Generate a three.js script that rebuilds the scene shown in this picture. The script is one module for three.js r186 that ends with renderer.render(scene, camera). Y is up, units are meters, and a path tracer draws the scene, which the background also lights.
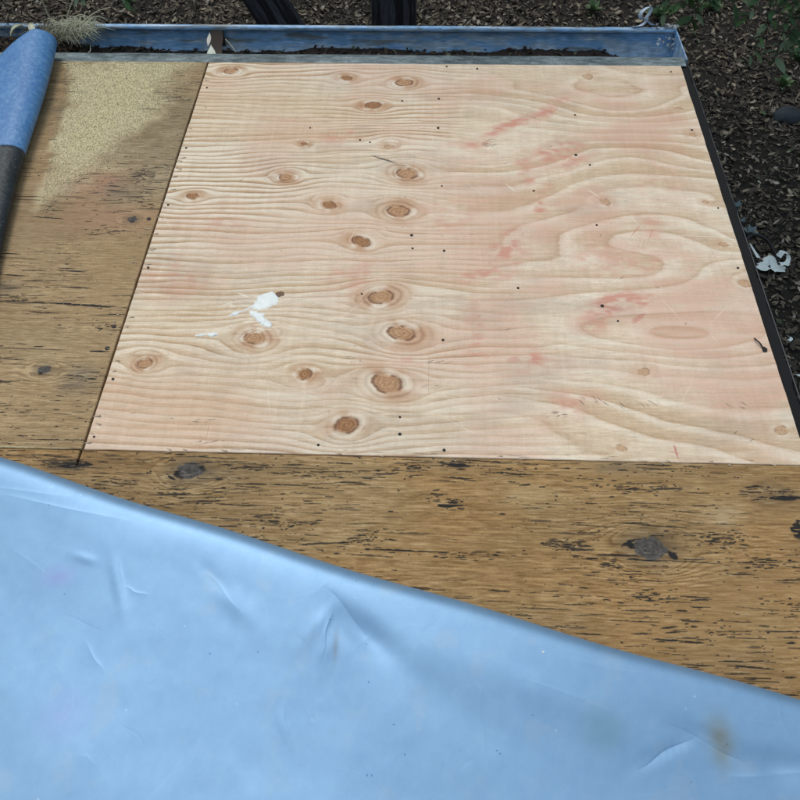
import * as THREE from 'three';
import { mergeGeometries, mergeVertices } from 'three/addons/utils/BufferGeometryUtils.js';
import { RoundedBoxGeometry } from 'three/addons/geometries/RoundedBoxGeometry.js';

// ---------------------------------------------------------------- camera, sky, sun, exposure
const scene = new THREE.Scene();
const camera = new THREE.PerspectiveCamera(53.02, 1, 0.05, 900);
camera.rotation.order = 'YXZ';
camera.position.set(0.5753, 1.1353, 1.9468);
camera.rotation.set(-0.92517, 0.04727, -0.01804);
scene.add(camera);

const renderer = new THREE.WebGLRenderer({ antialias: true });
renderer.setSize(1024, 1024);
renderer.toneMapping = THREE.LinearToneMapping;
renderer.toneMappingExposure = 1.0;
renderer.shadowMap.enabled = true;

const SUN_DIR = new THREE.Vector3(-0.28, 1.0, -0.56).normalize();
{ // thin bright overcast: a little bluer overhead, whiter low down, brighter round the veiled sun
  const W = 256, H = 128, d = new Float32Array(W * H * 4), v = new THREE.Vector3();
  for (let j = 0; j < H; j++) for (let i = 0; i < W; i++) {
    const th = ((j + 0.5) / H - 0.5) * Math.PI, ph = ((i + 0.5) / W - 0.5) * Math.PI * 2;
    v.set(Math.cos(th) * Math.cos(ph), Math.sin(th), Math.cos(th) * Math.sin(ph));
    const up = Math.max(0, v.y), g = Math.pow(Math.max(0, v.dot(SUN_DIR)), 5);
    const k = v.y > 0 ? 1 : 0.25, o = (j * W + i) * 4;
    d[o] = k * (0.35 + 0.07 * up + 0.94 * g); d[o + 1] = k * (0.41 + 0.11 * up + 0.96 * g); d[o + 2] = k * (0.47 + 0.16 * up + 0.98 * g); d[o + 3] = 1;
  }
  const sky = new THREE.DataTexture(d, W, H, THREE.RGBAFormat, THREE.FloatType);
  sky.mapping = THREE.EquirectangularReflectionMapping; sky.magFilter = sky.minFilter = THREE.LinearFilter; sky.needsUpdate = true;
  scene.background = sky; scene.environment = sky;
}
const sun = new THREE.DirectionalLight(0xfff6ea, 1.3);
sun.position.copy(SUN_DIR).multiplyScalar(30); sun.castShadow = true; sun.shadow.radius = 40;
sun.shadow.mapSize.set(2048, 2048);
Object.assign(sun.shadow.camera, { left: -9, right: 9, top: 9, bottom: -9, near: 1, far: 60 });
scene.add(sun, sun.target);

// ---------------------------------------------------------------- helpers
const GY = -2.2;                                   // the ground lies 2.2 m below the roof deck (deck top is y = 0)
const SW = 1.22, SD = 1.21;                        // the new sheet
const clamp = (x, a = 0, b = 1) => (x < a ? a : x > b ? b : x);
const lerp = (a, b, t) => a + (b - a) * t;
const sst = (a, b, x) => { const t = clamp((x - a) / (b - a)); return t * t * (3 - 2 * t); };
function rng(seed) { let a = seed | 0; return () => { a = (a + 0x6d2b79f5) | 0; let t = Math.imul(a ^ (a >>> 15), 1 | a); t = (t + Math.imul(t ^ (t >>> 7), 61 | t)) ^ t; return ((t ^ (t >>> 14)) >>> 0) / 4294967296; }; }
function h2(ix, iy, s) { let h = Math.imul(ix, 374761393) + Math.imul(iy, 668265263) + Math.imul(s, 2246822519); h = Math.imul(h ^ (h >>> 13), 1274126177); h ^= h >>> 16; return (h >>> 0) / 4294967296; }
function vn(x, y, s) {
  const ix = Math.floor(x), iy = Math.floor(y), fx = x - ix, fy = y - iy, u = fx * fx * (3 - 2 * fx), w = fy * fy * (3 - 2 * fy);
  const a = h2(ix, iy, s), b = h2(ix + 1, iy, s), c = h2(ix, iy + 1, s), d = h2(ix + 1, iy + 1, s);
  return a + (b - a) * u + (c - a) * w + (a - b - c + d) * u * w;
}
function fbm(x, y, s, n = 4) { let r = 0, a = 0.5, t = 0; for (let i = 0; i < n; i++) { r += a * vn(x, y, s + i * 17); t += a; a *= 0.5; x = x * 2.03 + 11.3; y = y * 2.03 + 5.7; } return r / t; }
function tex(data, W, H, srgb) {
  const t = new THREE.DataTexture(data, W, H, THREE.RGBAFormat);
  t.magFilter = THREE.LinearFilter; t.minFilter = THREE.LinearMipmapLinearFilter; t.generateMipmaps = true;
  t.wrapS = t.wrapT = THREE.RepeatWrapping; if (srgb) t.colorSpace = THREE.SRGBColorSpace; t.needsUpdate = true; return t;
}
// paint(W, H, f): f(u, v, out) fills out = [r, g, b, height], colours 0..255 (sRGB), height 0..1
function paint(W, H, f) {
  const c = new Uint8Array(W * H * 4), b = new Uint8Array(W * H * 4), o = [0, 0, 0, 0];
  for (let j = 0; j < H; j++) for (let i = 0; i < W; i++) {
    f((i + 0.5) / W, (j + 0.5) / H, o, i, j);
    const k = (j * W + i) * 4, h = clamp(o[3]) * 255;
    c[k] = clamp(o[0], 0, 255); c[k + 1] = clamp(o[1], 0, 255); c[k + 2] = clamp(o[2], 0, 255); c[k + 3] = 255;
    b[k] = b[k + 1] = b[k + 2] = h; b[k + 3] = 255;
  }
  return [tex(c, W, H, true), tex(b, W, H, false)];
}
const used = new Map();
function numbered(n) { const k = used.get(n) || 0; used.set(n, k + 1); return k ? n + '_' + String(k).padStart(3, '0') : n; }
function tag(o, label, category, group, kind) { const u = {}; if (label) u.label = label; if (category) u.category = category; if (group) u.group = group; if (kind) u.kind = kind; o.userData = u; return o; }
function shade(o) { o.castShadow = true; o.receiveShadow = true; return o; }
function mesh(name, geo, mat, parent) {
  const m = shade(new THREE.Mesh(geo, mat));
  m.name = (parent && parent !== scene) ? name : numbered(name);
  (parent || scene).add(m); return m;
}
function thing(name, label, category, pos = [0, 0, 0], group) { const g = new THREE.Group(); g.name = numbered(name); g.position.set(...pos); scene.add(g); return tag(g, label, category, group); }
function std(o) { return new THREE.MeshStandardMaterial(Object.assign({ roughness: 0.8, metalness: 0 }, o)); }
const lin = (r, g, b) => new THREE.Color().setRGB(r, g, b);
function tube(pts, r0, r1 = r0, seg = 24, rad = 6) {
  const c = new THREE.CatmullRomCurve3(pts.map((p) => new THREE.Vector3(...p))), g = new THREE.TubeGeometry(c, seg, 1, rad, false), P = g.attributes.position, N = g.attributes.normal;
  for (let i = 0; i <= seg; i++) { const q = c.getPointAt(i / seg), r = lerp(r0, r1, i / seg); for (let j = 0; j <= rad; j++) { const k = i * (rad + 1) + j; P.setXYZ(k, q.x + N.getX(k) * r, q.y + N.getY(k) * r, q.z + N.getZ(k) * r); } }
  return g;
}
function grid(nu, nv, f, uvf) {                    // f(u, v) -> [x, y, z]; faces look towards +y when u = +x and v = +z
  const P = [], U = [], I = [];
  for (let j = 0; j <= nv; j++) for (let i = 0; i <= nu; i++) { const p = f(i / nu, j / nv); P.push(...p); const w = uvf ? uvf(p, i / nu, j / nv) : [i / nu, j / nv]; U.push(...w); }
  for (let j = 0; j < nv; j++) for (let i = 0; i < nu; i++) { const a = j * (nu + 1) + i, b = a + 1, c = a + nu + 1, d = c + 1; I.push(a, c, b, b, c, d); }
  const g = new THREE.BufferGeometry(); g.setAttribute('position', new THREE.Float32BufferAttribute(P, 3)); g.setAttribute('uv', new THREE.Float32BufferAttribute(U, 2)); g.setIndex(I); g.computeVertexNormals(); return g;
}
// a board lying flat: outline in (x, z) metres, top at y = 0 less the bevel, uv running over box [x0, z0, w, d]
function board(outline, thick, [x0, z0, w, d], bevel = 0.0012) {
  const s = new THREE.Shape(outline.map(([x, z]) => new THREE.Vector2(x, -z)));
  const g = new THREE.ExtrudeGeometry(s, { depth: thick - 2 * bevel, bevelEnabled: true, bevelThickness: bevel, bevelSize: bevel, bevelOffset: -bevel, bevelSegments: 1, steps: 1 });
  g.rotateX(-Math.PI / 2); g.translate(0, -thick + bevel, 0);
  const p = g.attributes.position, uv = g.attributes.uv;
  for (let i = 0; i < p.count; i++) uv.setXY(i, (p.getX(i) - x0) / w, (p.getZ(i) - z0) / d);
  return g;
}
function edge(a, b, n, amp, seed) {                // a saw-cut edge that wanders by amp
  const r = [], [ax, az] = a, [bx, bz] = b, L = Math.hypot(bx - ax, bz - az), nx = -(bz - az) / L, nz = (bx - ax) / L;
  for (let i = 0; i < n; i++) { const t = i / n, k = i ? amp * (fbm(t * n * 0.35, seed * 3.1, seed, 3) - 0.5) * 2 : 0; r.push([ax + (bx - ax) * t + nx * k, az + (bz - az) * t + nz * k]); }
  return r;
}

// ---------------------------------------------------------------- wood
// knots of the new sheet: x, z, core radius, kind (0 dark solid core, 1 broad swirl, 2 pale), in metres on the sheet
const KNOTS = [[0.065, 0.043, 0.016, 1], [0.364, 0.071, 0.012, 0], [0.512, 0.091, 0.017, 1], [0.439, 0.189, 0.015, 0], [0.977, 0.057, 0.014, 2], [0.288, 0.349, 0.007, 0],
  [0.487, 0.357, 0.010, 2], [0.532, 0.456, 0.021, 1], [0.259, 0.475, 0.015, 1], [0.059, 0.542, 0.012, 0], [0.364, 0.569, 0.014, 0], [0.516, 0.586, 0.021, 1], [0.440, 0.683, 0.017, 0],
  [0.489, 0.840, 0.020, 1], [0.255, 0.953, 0.018, 1], [0.530, 0.931, 0.022, 1], [0.061, 1.021, 0.013, 1], [0.360, 1.038, 0.014, 0], [0.510, 1.055, 0.025, 1], [0.443, 1.149, 0.019, 0],
  [0.973, 1.018, 0.011, 2], [0.913, 1.187, 0.008, 2], [1.191, 1.141, 0.011, 2], [1.205, 0.786, 0.013, 2], [1.188, 0.673, 0.009, 2], [1.178, 0.540, 0.006, 2], [1.185, 0.189, 0.008, 2], [0.964, 0.544, 0.012, 2], [1.195, 0.298, 0.009, 2]];
// pink chalk rubbed into the new sheet: x, z, half length, half width, slope, strength
const PINK = [[0.80, 0.24, 0.09, 0.022, -0.75, 0.75], [0.70, 0.31, 0.06, 0.02, -0.6, 0.5], [0.87, 0.38, 0.05, 0.05, -0.5, 0.6], [0.80, 0.45, 0.03, 0.05, 0.3, 0.5], [0.84, 0.55, 0.016, 0.06, 0.1, 0.6],
  [0.76, 0.70, 0.05, 0.05, -0.5, 0.55], [0.70, 0.77, 0.05, 0.02, -0.2, 0.6], [0.77, 1.0, 0.06, 0.035, 0.1, 0.5], [0.945, 0.86, 0.05, 0.03, -0.3, 0.75], [0.99, 0.72, 0.12, 0.07, 0, 0.3], [1.03, 0.60, 0.03, 0.05, 0.2, 0.35],
  [0.62, 0.60, 0.10, 0.06, 0, 0.28], [0.13, 0.62, 0.09, 0.05, 0, 0.25], [0.07, 0.80, 0.06, 0.05, 0, 0.35], [0.45, 0.78, 0.06, 0.07, 0, 0.3], [0.68, 0.93, 0.03, 0.09, 0.2, 0.35], [0.85, 1.08, 0.05, 0.03, 0, 0.35], [0.37, 0.30, 0.06, 0.03, 0, 0.35],
  [0.22, 0.24, 0.05, 0.02, 0, 0.25], [0.57, 0.99, 0.06, 0.04, 0, 0.3], [1.1, 0.45, 0.06, 0.1, 0, 0.22]];
// short marks: x, z, half length, half width, turn, darkness (negative = pale scratch)
function marksField(list, W, H, x0, z0, w, d, wob = 0.5) {
  const m = new Float32Array(W * H);
  for (const [x, z, L, T, a, k] of list) {
    const ca = Math.cos(a), sa = Math.sin(a), R = Math.max(L, T) * 1.3;
    const i0 = Math.max(0, Math.floor((x - R - x0) / w * W)), i1 = Math.min(W - 1, Math.ceil((x + R - x0) / w * W)), j0 = Math.max(0, Math.floor((z - R - z0) / d * H)), j1 = Math.min(H - 1, Math.ceil((z + R - z0) / d * H));
    for (let j = j0; j <= j1; j++) for (let i = i0; i <= i1; i++) {
      const px = x0 + (i + 0.5) / W * w - x, pz = z0 + (j + 0.5) / H * d - z, u = (px * ca + pz * sa) / L;
      if (u < -1 || u > 1) continue;
      const n = fbm((px + x) * 150, (pz + z) * 380, 77, 2) - 0.5, q = (-px * sa + pz * ca) / T + n * wob * 0.9, e = (1 - u * u) * (0.75 + n * wob * 0.9);
      const g = 1 - sst(0.6, 1.15, Math.abs(q) / Math.max(0.05, e)); if (g <= 0) continue;
      const o = j * W + i; if (k > 0) m[o] = Math.max(m[o], g * k); else m[o] = Math.min(m[o], g * k);
    }
  }
  return m;
}
function newWood(N) {
  const R = rng(5), list = [];
  list.push([0.478, 0.405, 0.034, 0.0035, 0.42, 1], [0.515, 0.425, 0.02, 0.002, 0.1, 0.6], [0.455, 0.392, 0.012, 0.0018, 0.1, 0.8]);
  for (const [x, z] of [[0.87, 1.085], [0.80, 1.12], [0.97, 1.09], [0.92, 1.095], [0.60, 1.06], [0.30, 0.36], [0.44, 1.0], [0.72, 0.33], [0.13, 0.335], [1.12, 1.09], [0.72, 0.345], [0.70, 0.34], [0.20, 1.15], [0.21, 1.19], [0.61, 1.0]])
    for (let k = 0; k < 7; k++) list.push([x + (R() - 0.5) * 0.05, z + (R() - 0.5) * 0.014, 0.002 + R() * 0.008, 0.0006 + R() * 0.0010, (x > 0.8 ? 0.9 : -0.2) + (R() - 0.5) * 0.5, 0.3 + R() * 0.45]);
  for (let k = 0; k < 90; k++) list.push([R() * 1.2, R() * 1.2, 0.002 + R() * 0.006, 0.0006 + R() * 0.0009, (R() - 0.5) * 2.6, 0.2 + R() * 0.4]);
  for (let k = 0; k < 60; k++) list.push([R() * 1.2, R() * 1.2, 0.008 + R() * 0.035, 0.0007 + R() * 0.0009, (R() - 0.5) * 2.8, -(0.25 + R() * 0.5)]);
  list.push([1.02, 0.61, 0.03, 0.001, 1.1, -0.9], [1.05, 0.86, 0.035, 0.001, 1.1, -0.8], [1.15, 0.65, 0.06, 0.002, 0.05, -0.8], [0.94, 0.515, 0.02, 0.003, 0.8, -0.8], [0.76, 0.50, 0.02, 0.0025, 0.9, -0.9]);
  for (let k = 0; k < 40; k++) { const e = R() < 0.5; list.push(e ? [0.004 + R() * 0.012, R() * 1.2, 0.004 + R() * 0.012, 0.001 + R() * 0.001, 0.2, -0.8] : [R() * 1.2, 1.2 + R() * 0.008, 0.004 + R() * 0.02, 0.001, 0, R() < 0.4 ? 0.5 : -0.7]); }
  for (let k = 0; k < 22; k++) list.push([0.19 + R() * 0.11, 0.84 + R() * 0.10, 0.004 + R() * 0.016, 0.0012 + R() * 0.003, -0.5 + R(), -(0.4 + R() * 0.6)]);
  const M = marksField(list, N, N, 0, 0, SW, SD, 0.6);
  const ink = marksField([[1.015, 0.635, 0.026, 0.0016, -1.0, 0.8], [1.045, 0.645, 0.02, 0.0013, -1.2, 0.6], [0.985, 0.885, 0.02, 0.008, -0.8, 0.5], [1.003, 1.19, 0.016, 0.003, 1.5, 0.9], [1.0, 1.192, 0.012, 0.002, 0.3, 0.5]], N, N, 0, 0, SW, SD, 0.8);
  const pen = marksField([[0.325, 0.17, 0.05, 0.0009, 1.62, 0.6], [0.15, 0.21, 0.05, 0.001, 1.62, 0.35], [0.585, 1.03, 0.06, 0.001, 1.57, 0.5], [0.36, 0.31, 0.025, 0.001, 1.55, 0.6], [0.61, 0.9, 0.09, 0.0009, 1.57, 0.25], [1.165, 0.72, 0.09, 0.0011, 1.4, 0.4], [0.205, 1.17, 0.03, 0.0012, 1.55, 0.5], [0.28, 0.28, 0.03, 0.003, 1.6, 0.18]], N, N, 0, 0, SW, SD, 0.3);
  return paint(N, N, (u, v, o, i, j) => {
    const x = u * SW, z = v * SD, right = sst(0.50, 0.85, x);
    const wx = x + 0.03 * (fbm(x * 3, z * 7, 3, 2) - 0.5), wz = z + 0.034 * (fbm(x * 2.2, z * 5, 9, 3) - 0.5) + 0.013 * (fbm(x * 5.5, z * 13, 10, 2) - 0.5) + 0.008 * (fbm(x * 10, z * 26, 4, 2) - 0.5) + 0.0022 * (vn(x * 26, z * 120, 5) - 0.5);
    let psi = wz, core = 9, kk = null, kang = 0;
    for (const k of KNOTS) {
      const dx = (wx - k[0]) / 1.5, dz = wz - k[1]; if (dx > 0.32 || dx < -0.32 || dz > 0.2 || dz < -0.2) continue;
      const q = dx * dx + dz * dz, Rk = k[2] * 1.9, R2 = Rk * Rk * sst(0.1, 0.02, q);
      psi -= dz * R2 / Math.max(q, R2 * 0.75 + 1e-6);
      const ex = x - k[0] + 0.25 * (wx - x), ez = z - k[1] + 0.2 * (wz - z), ka = (h2(Math.round(k[0] * 999), 4, 6) - 0.5) * 0.7, fx = ex + ez * ka, qq = Math.sqrt(fx * fx * (0.42 + 0.4 * h2(Math.round(k[0] * 999), 5, 6)) + ez * ez) / (k[2] * 0.80); if (qq < core) { core = qq; kk = k; kang = Math.atan2(ez, ex); }
    }
    const two = sst(0.15, 0.85, sst(0.38, 0.98, x) + 1.1 * (fbm(x * 2.6 + 5, z * 4.2, 23, 3) - 0.5));
    const phA = psi * 58 + 1.4 * (fbm(x * 1.5 + 3, z * 5, 21, 2) - 0.5) + 0.14 * (vn(x * 9, z * 90, 31) - 0.5);
    const phB = psi * 17 + 7.5 * (fbm(x * 1.7 + 7, z * 5.4 + 2, 25, 2) - 0.5) + 0.35 * (fbm(x * 6, z * 24, 26, 2) - 0.5);
    const band = (ph, am) => { const ring = Math.floor(ph), t = ph - ring, rh = h2(ring, 3, 1), drop = 1 - sst(0.955, 1.0, t); B0 = sst(0.08, 0.95, t) * drop * am * (0.45 + 0.75 * rh); B1 = sst(0.80, 0.95, t) * drop * am * (0.4 + 0.7 * rh); B2 = sst(0.66, 0.9, h2(ring, 8, 2)) * sst(0.02, 0.4, t) * drop; };
    const grp = sst(0.38, 0.60, fbm(x * 1.6, z * 4.6, 41, 2)), ampA = lerp(0.5, 1.3, grp);
    let B0 = 0, B1 = 0, B2 = 0; band(phA, ampA); const a0 = B0, a1 = B1, a2 = B2 * 0.7; band(phB, 1.0); const ga = lerp(0.35, 1, sst(0.35, 0.62, fbm(x * 3 + 1, z * 6, 27, 2))), fill = lerp(a0 * 0.9, B0 * 0.52 * ga, two), dl = lerp(a1, B1 * 0.7 * ga, two), tint = lerp(a2, B2 * 0.7, two), amp = ampA;
    const ph2 = phA * 2.0 + 0.3, t2 = ph2 - Math.floor(ph2), fine = sst(0.4, 0.95, t2) * (1 - sst(0.95, 1, t2));
    const fuzz = fbm(x * 46, z * 330, 51, 3) - 0.5, fib = vn(x * 24, z * 800, 52) - 0.5, grit = fbm(x * 420, z * 420, 53, 2) - 0.5, big = fbm(x * 2.4, z * 2.6, 61, 3) - 0.5, rub = fbm(x * 130, z * 9, 54, 3) - 0.5;
    let r = 223, g = 205, b = 182;
    r += big * 16; g += big * 16; b += big * 14;
    const warm = (1 - 0.6 * right) * sst(0.36, 0.66, fbm(x * 2 + 8, z * 4, 71, 3)); r -= 7 * warm; g -= 13 * warm; b -= 22 * warm;
    const fl = clamp(fill * 0.8 + 0.6 * tint); r = lerp(r, 192, fl * 0.78); g = lerp(g, 160, fl * 0.78); b = lerp(b, 122, fl * 0.78);
    const ta = phA - Math.floor(phA), tb = phB - Math.floor(phB), wt = lerp((0.3 + 0.7 * grp) * sst(0.02, 0.12, ta) * sst(0.66, 0.3, ta) * 0.75, sst(0.02, 0.08, tb) * sst(0.45, 0.15, tb) * 0.34, two); r = lerp(r, 243, wt); g = lerp(g, 232, wt); b = lerp(b, 211, wt);
    const da = dl * lerp(0.62, 0.27, two); r = lerp(r, 142, da); g = lerp(g, 108, da); b = lerp(b, 76, da);
    const fa = lerp(1, 0.4, two) * Math.min(1, amp); r -= fine * 10 * fa; g -= fine * 12 * fa; b -= fine * 12 * fa;
    const f = fuzz * 30 + fib * 12 + grit * 15 + rub * 12; r += f; g += f; b += f;
    const wh = sst(0.56, 0.78, fbm(x * 4, z * 46, 63, 4)) * 0.35; r = lerp(r, 240, wh); g = lerp(g, 230, wh); b = lerp(b, 210, wh);
    let h = 0.6 - dl * 0.2 + fuzz * 0.3 + grit * 0.12;
    // pink chalk rubbed in
    let pk = lerp(0.18, 0.34, right) * sst(0.46, 0.72, fbm(x * 4.5 + 2, z * 7, 81, 4));
    const pw = 0.09 * (fbm(x * 11, z * 11, 85, 3) - 0.5), pw2 = 0.07 * (fbm(x * 13, z * 13, 87, 3) - 0.5);
    for (const p of PINK) { const dx = x - p[0] + pw, dz = z - p[1] - dx * p[4] + pw2, q = (dx * dx) / (p[2] * p[2]) + (dz * dz) / (p[3] * p[3]); if (q < 3) pk = Math.max(pk, p[5] * Math.exp(-q * 0.8) * (0.25 + 1.5 * sst(0.25, 0.75, fbm(x * 46, z * 80, 91, 4)))); }
    pk = clamp(pk * 1.35 * (0.8 + fuzz)); r = lerp(r, 206, pk * 0.85); g = lerp(g, 142, pk * 0.85); b = lerp(b, 122, pk * 0.85);
    const gr = sst(0.56, 0.82, fbm(x * 9, z * 14, 65, 4)) * 0.14; r = lerp(r, 142, gr); g = lerp(g, 134, gr); b = lerp(b, 126, gr);
    // knots
    if (kk && core < 4.2) {
      const pal = kk[3] === 2 ? 0.5 : 1, e = core + 0.20 * (fbm(Math.cos(kang) * 1.3 + kk[0] * 40, Math.sin(kang) * 1.3 + kk[1] * 30, 95, 3) - 0.5) * 2 + 0.07 * (fbm(x * 260, z * 330, 96, 2) - 0.5) * 2;
      const side = fbm(Math.cos(kang) * 0.8 + kk[1] * 31, Math.sin(kang) * 0.8 + 7, 97, 2);
      const hal = sst(3.4, 1.5, e) * sst(0.3, 0.65, side) * pal; r = lerp(r, 186, hal * 0.55); g = lerp(g, 140, hal * 0.55); b = lerp(b, 104, hal * 0.55);
      const rimL = sst(1.0, 1.25, e) * sst(2.3, 1.5, e) * pal * sst(0.62, 0.4, side); r = lerp(r, 234, rimL * 0.7); g = lerp(g, 219, rimL * 0.7); b = lerp(b, 198, rimL * 0.7);
      const w = kk[3] === 1 ? sst(3.0, 1.2, e) * Math.pow(0.5 + 0.5 * Math.sin(e * 8.5 + kang * 0.9 + 9 * side), 2) * (0.15 + 0.5 * side) : kk[3] === 0 ? sst(2.2, 1.2, e) * Math.pow(0.5 + 0.5 * Math.sin(e * 10 + 4 * side), 3) * 0.35 : 0; r -= 66 * w; g -= 74 * w; b -= 74 * w;
      const inn = sst(1.12, 0.8, e); if (inn > 0) {
        const rg = Math.sin(e * 13 + 4 * vn(x * 90, z * 120, 98)), lc = kk[3] === 0 ? 0 : kk[3] === 1 ? 1 : 1.3, kd = inn * (kk[3] === 2 ? 0.6 : 0.88);
        r = lerp(r, 152 + lc * 26 + rg * 12 + grit * 40, kd); g = lerp(g, 106 + lc * 30 + rg * 12 + grit * 36, kd); b = lerp(b, 66 + lc * 32 + rg * 11 + grit * 30, kd); h = lerp(h, 0.45 + 0.1 * rg, inn);
      }
      const rim = sst(0.22, 0.03, Math.abs(e - 1.04)) * pal * sst(0.36, 0.6, fbm(Math.cos(kang) + kk[0] * 17, Math.sin(kang) + 3, 99, 2)); r = lerp(r, 104, rim * 0.7); g = lerp(g, 68, rim * 0.7); b = lerp(b, 46, rim * 0.7); h -= rim * 0.3;
    }
    const q = j * N + i, m = M[q];
    if (m > 0) { r = lerp(r, 66, m * 0.8); g = lerp(g, 60, m * 0.8); b = lerp(b, 56, m * 0.8); h -= m * 0.5; } else if (m < 0) { r = lerp(r, 243, -m * 0.7); g = lerp(g, 233, -m * 0.7); b = lerp(b, 214, -m * 0.7); }
    if (ink[q] > 0) { const a = ink[q] * 0.6; r = lerp(r, 180, a); g = lerp(g, 92, a); b = lerp(b, 86, a); }
    if (pen[q] > 0) { const a = pen[q] * 0.5; r = lerp(r, 156, a); g = lerp(g, 112, a); b = lerp(b, 100, a); }
    o[0] = r; o[1] = g; o[2] = b; o[3] = h;
  });
}
// outline of the spilt sawdust on the deck, and the distance inside it
  const DUST = [[-0.402, -0.004], [-0.030, -0.004], [-0.055, 0.045], [-0.085, 0.085], [-0.105, 0.20], [-0.150, 0.40], [-0.175, 0.45], [-0.235, 0.545], [-0.268, 0.62], [-0.292, 0.60], [-0.300, 0.405], [-0.318, 0.395], [-0.322, 0.20], [-0.345, 0.10], [-0.37, 0.04]];
  const inside = (x, z) => { let c = false, dm = 9; for (let i = 0, j = DUST.length - 1; i < DUST.length; j = i++) { const [xi, zi] = DUST[i], [xj, zj] = DUST[j]; if ((zi > z) !== (zj > z) && x < (xj - xi) * (z - zi) / (zj - zi) + xi) c = !c; const ex = xj - xi, ez = zj - zi, t = clamp(((x - xi) * ex + (z - zi) * ez) / (ex * ex + ez * ez)); dm = Math.min(dm, Math.hypot(x - xi - ex * t, z - zi - ez * t)); } return c ? dm : -dm; };
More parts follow.
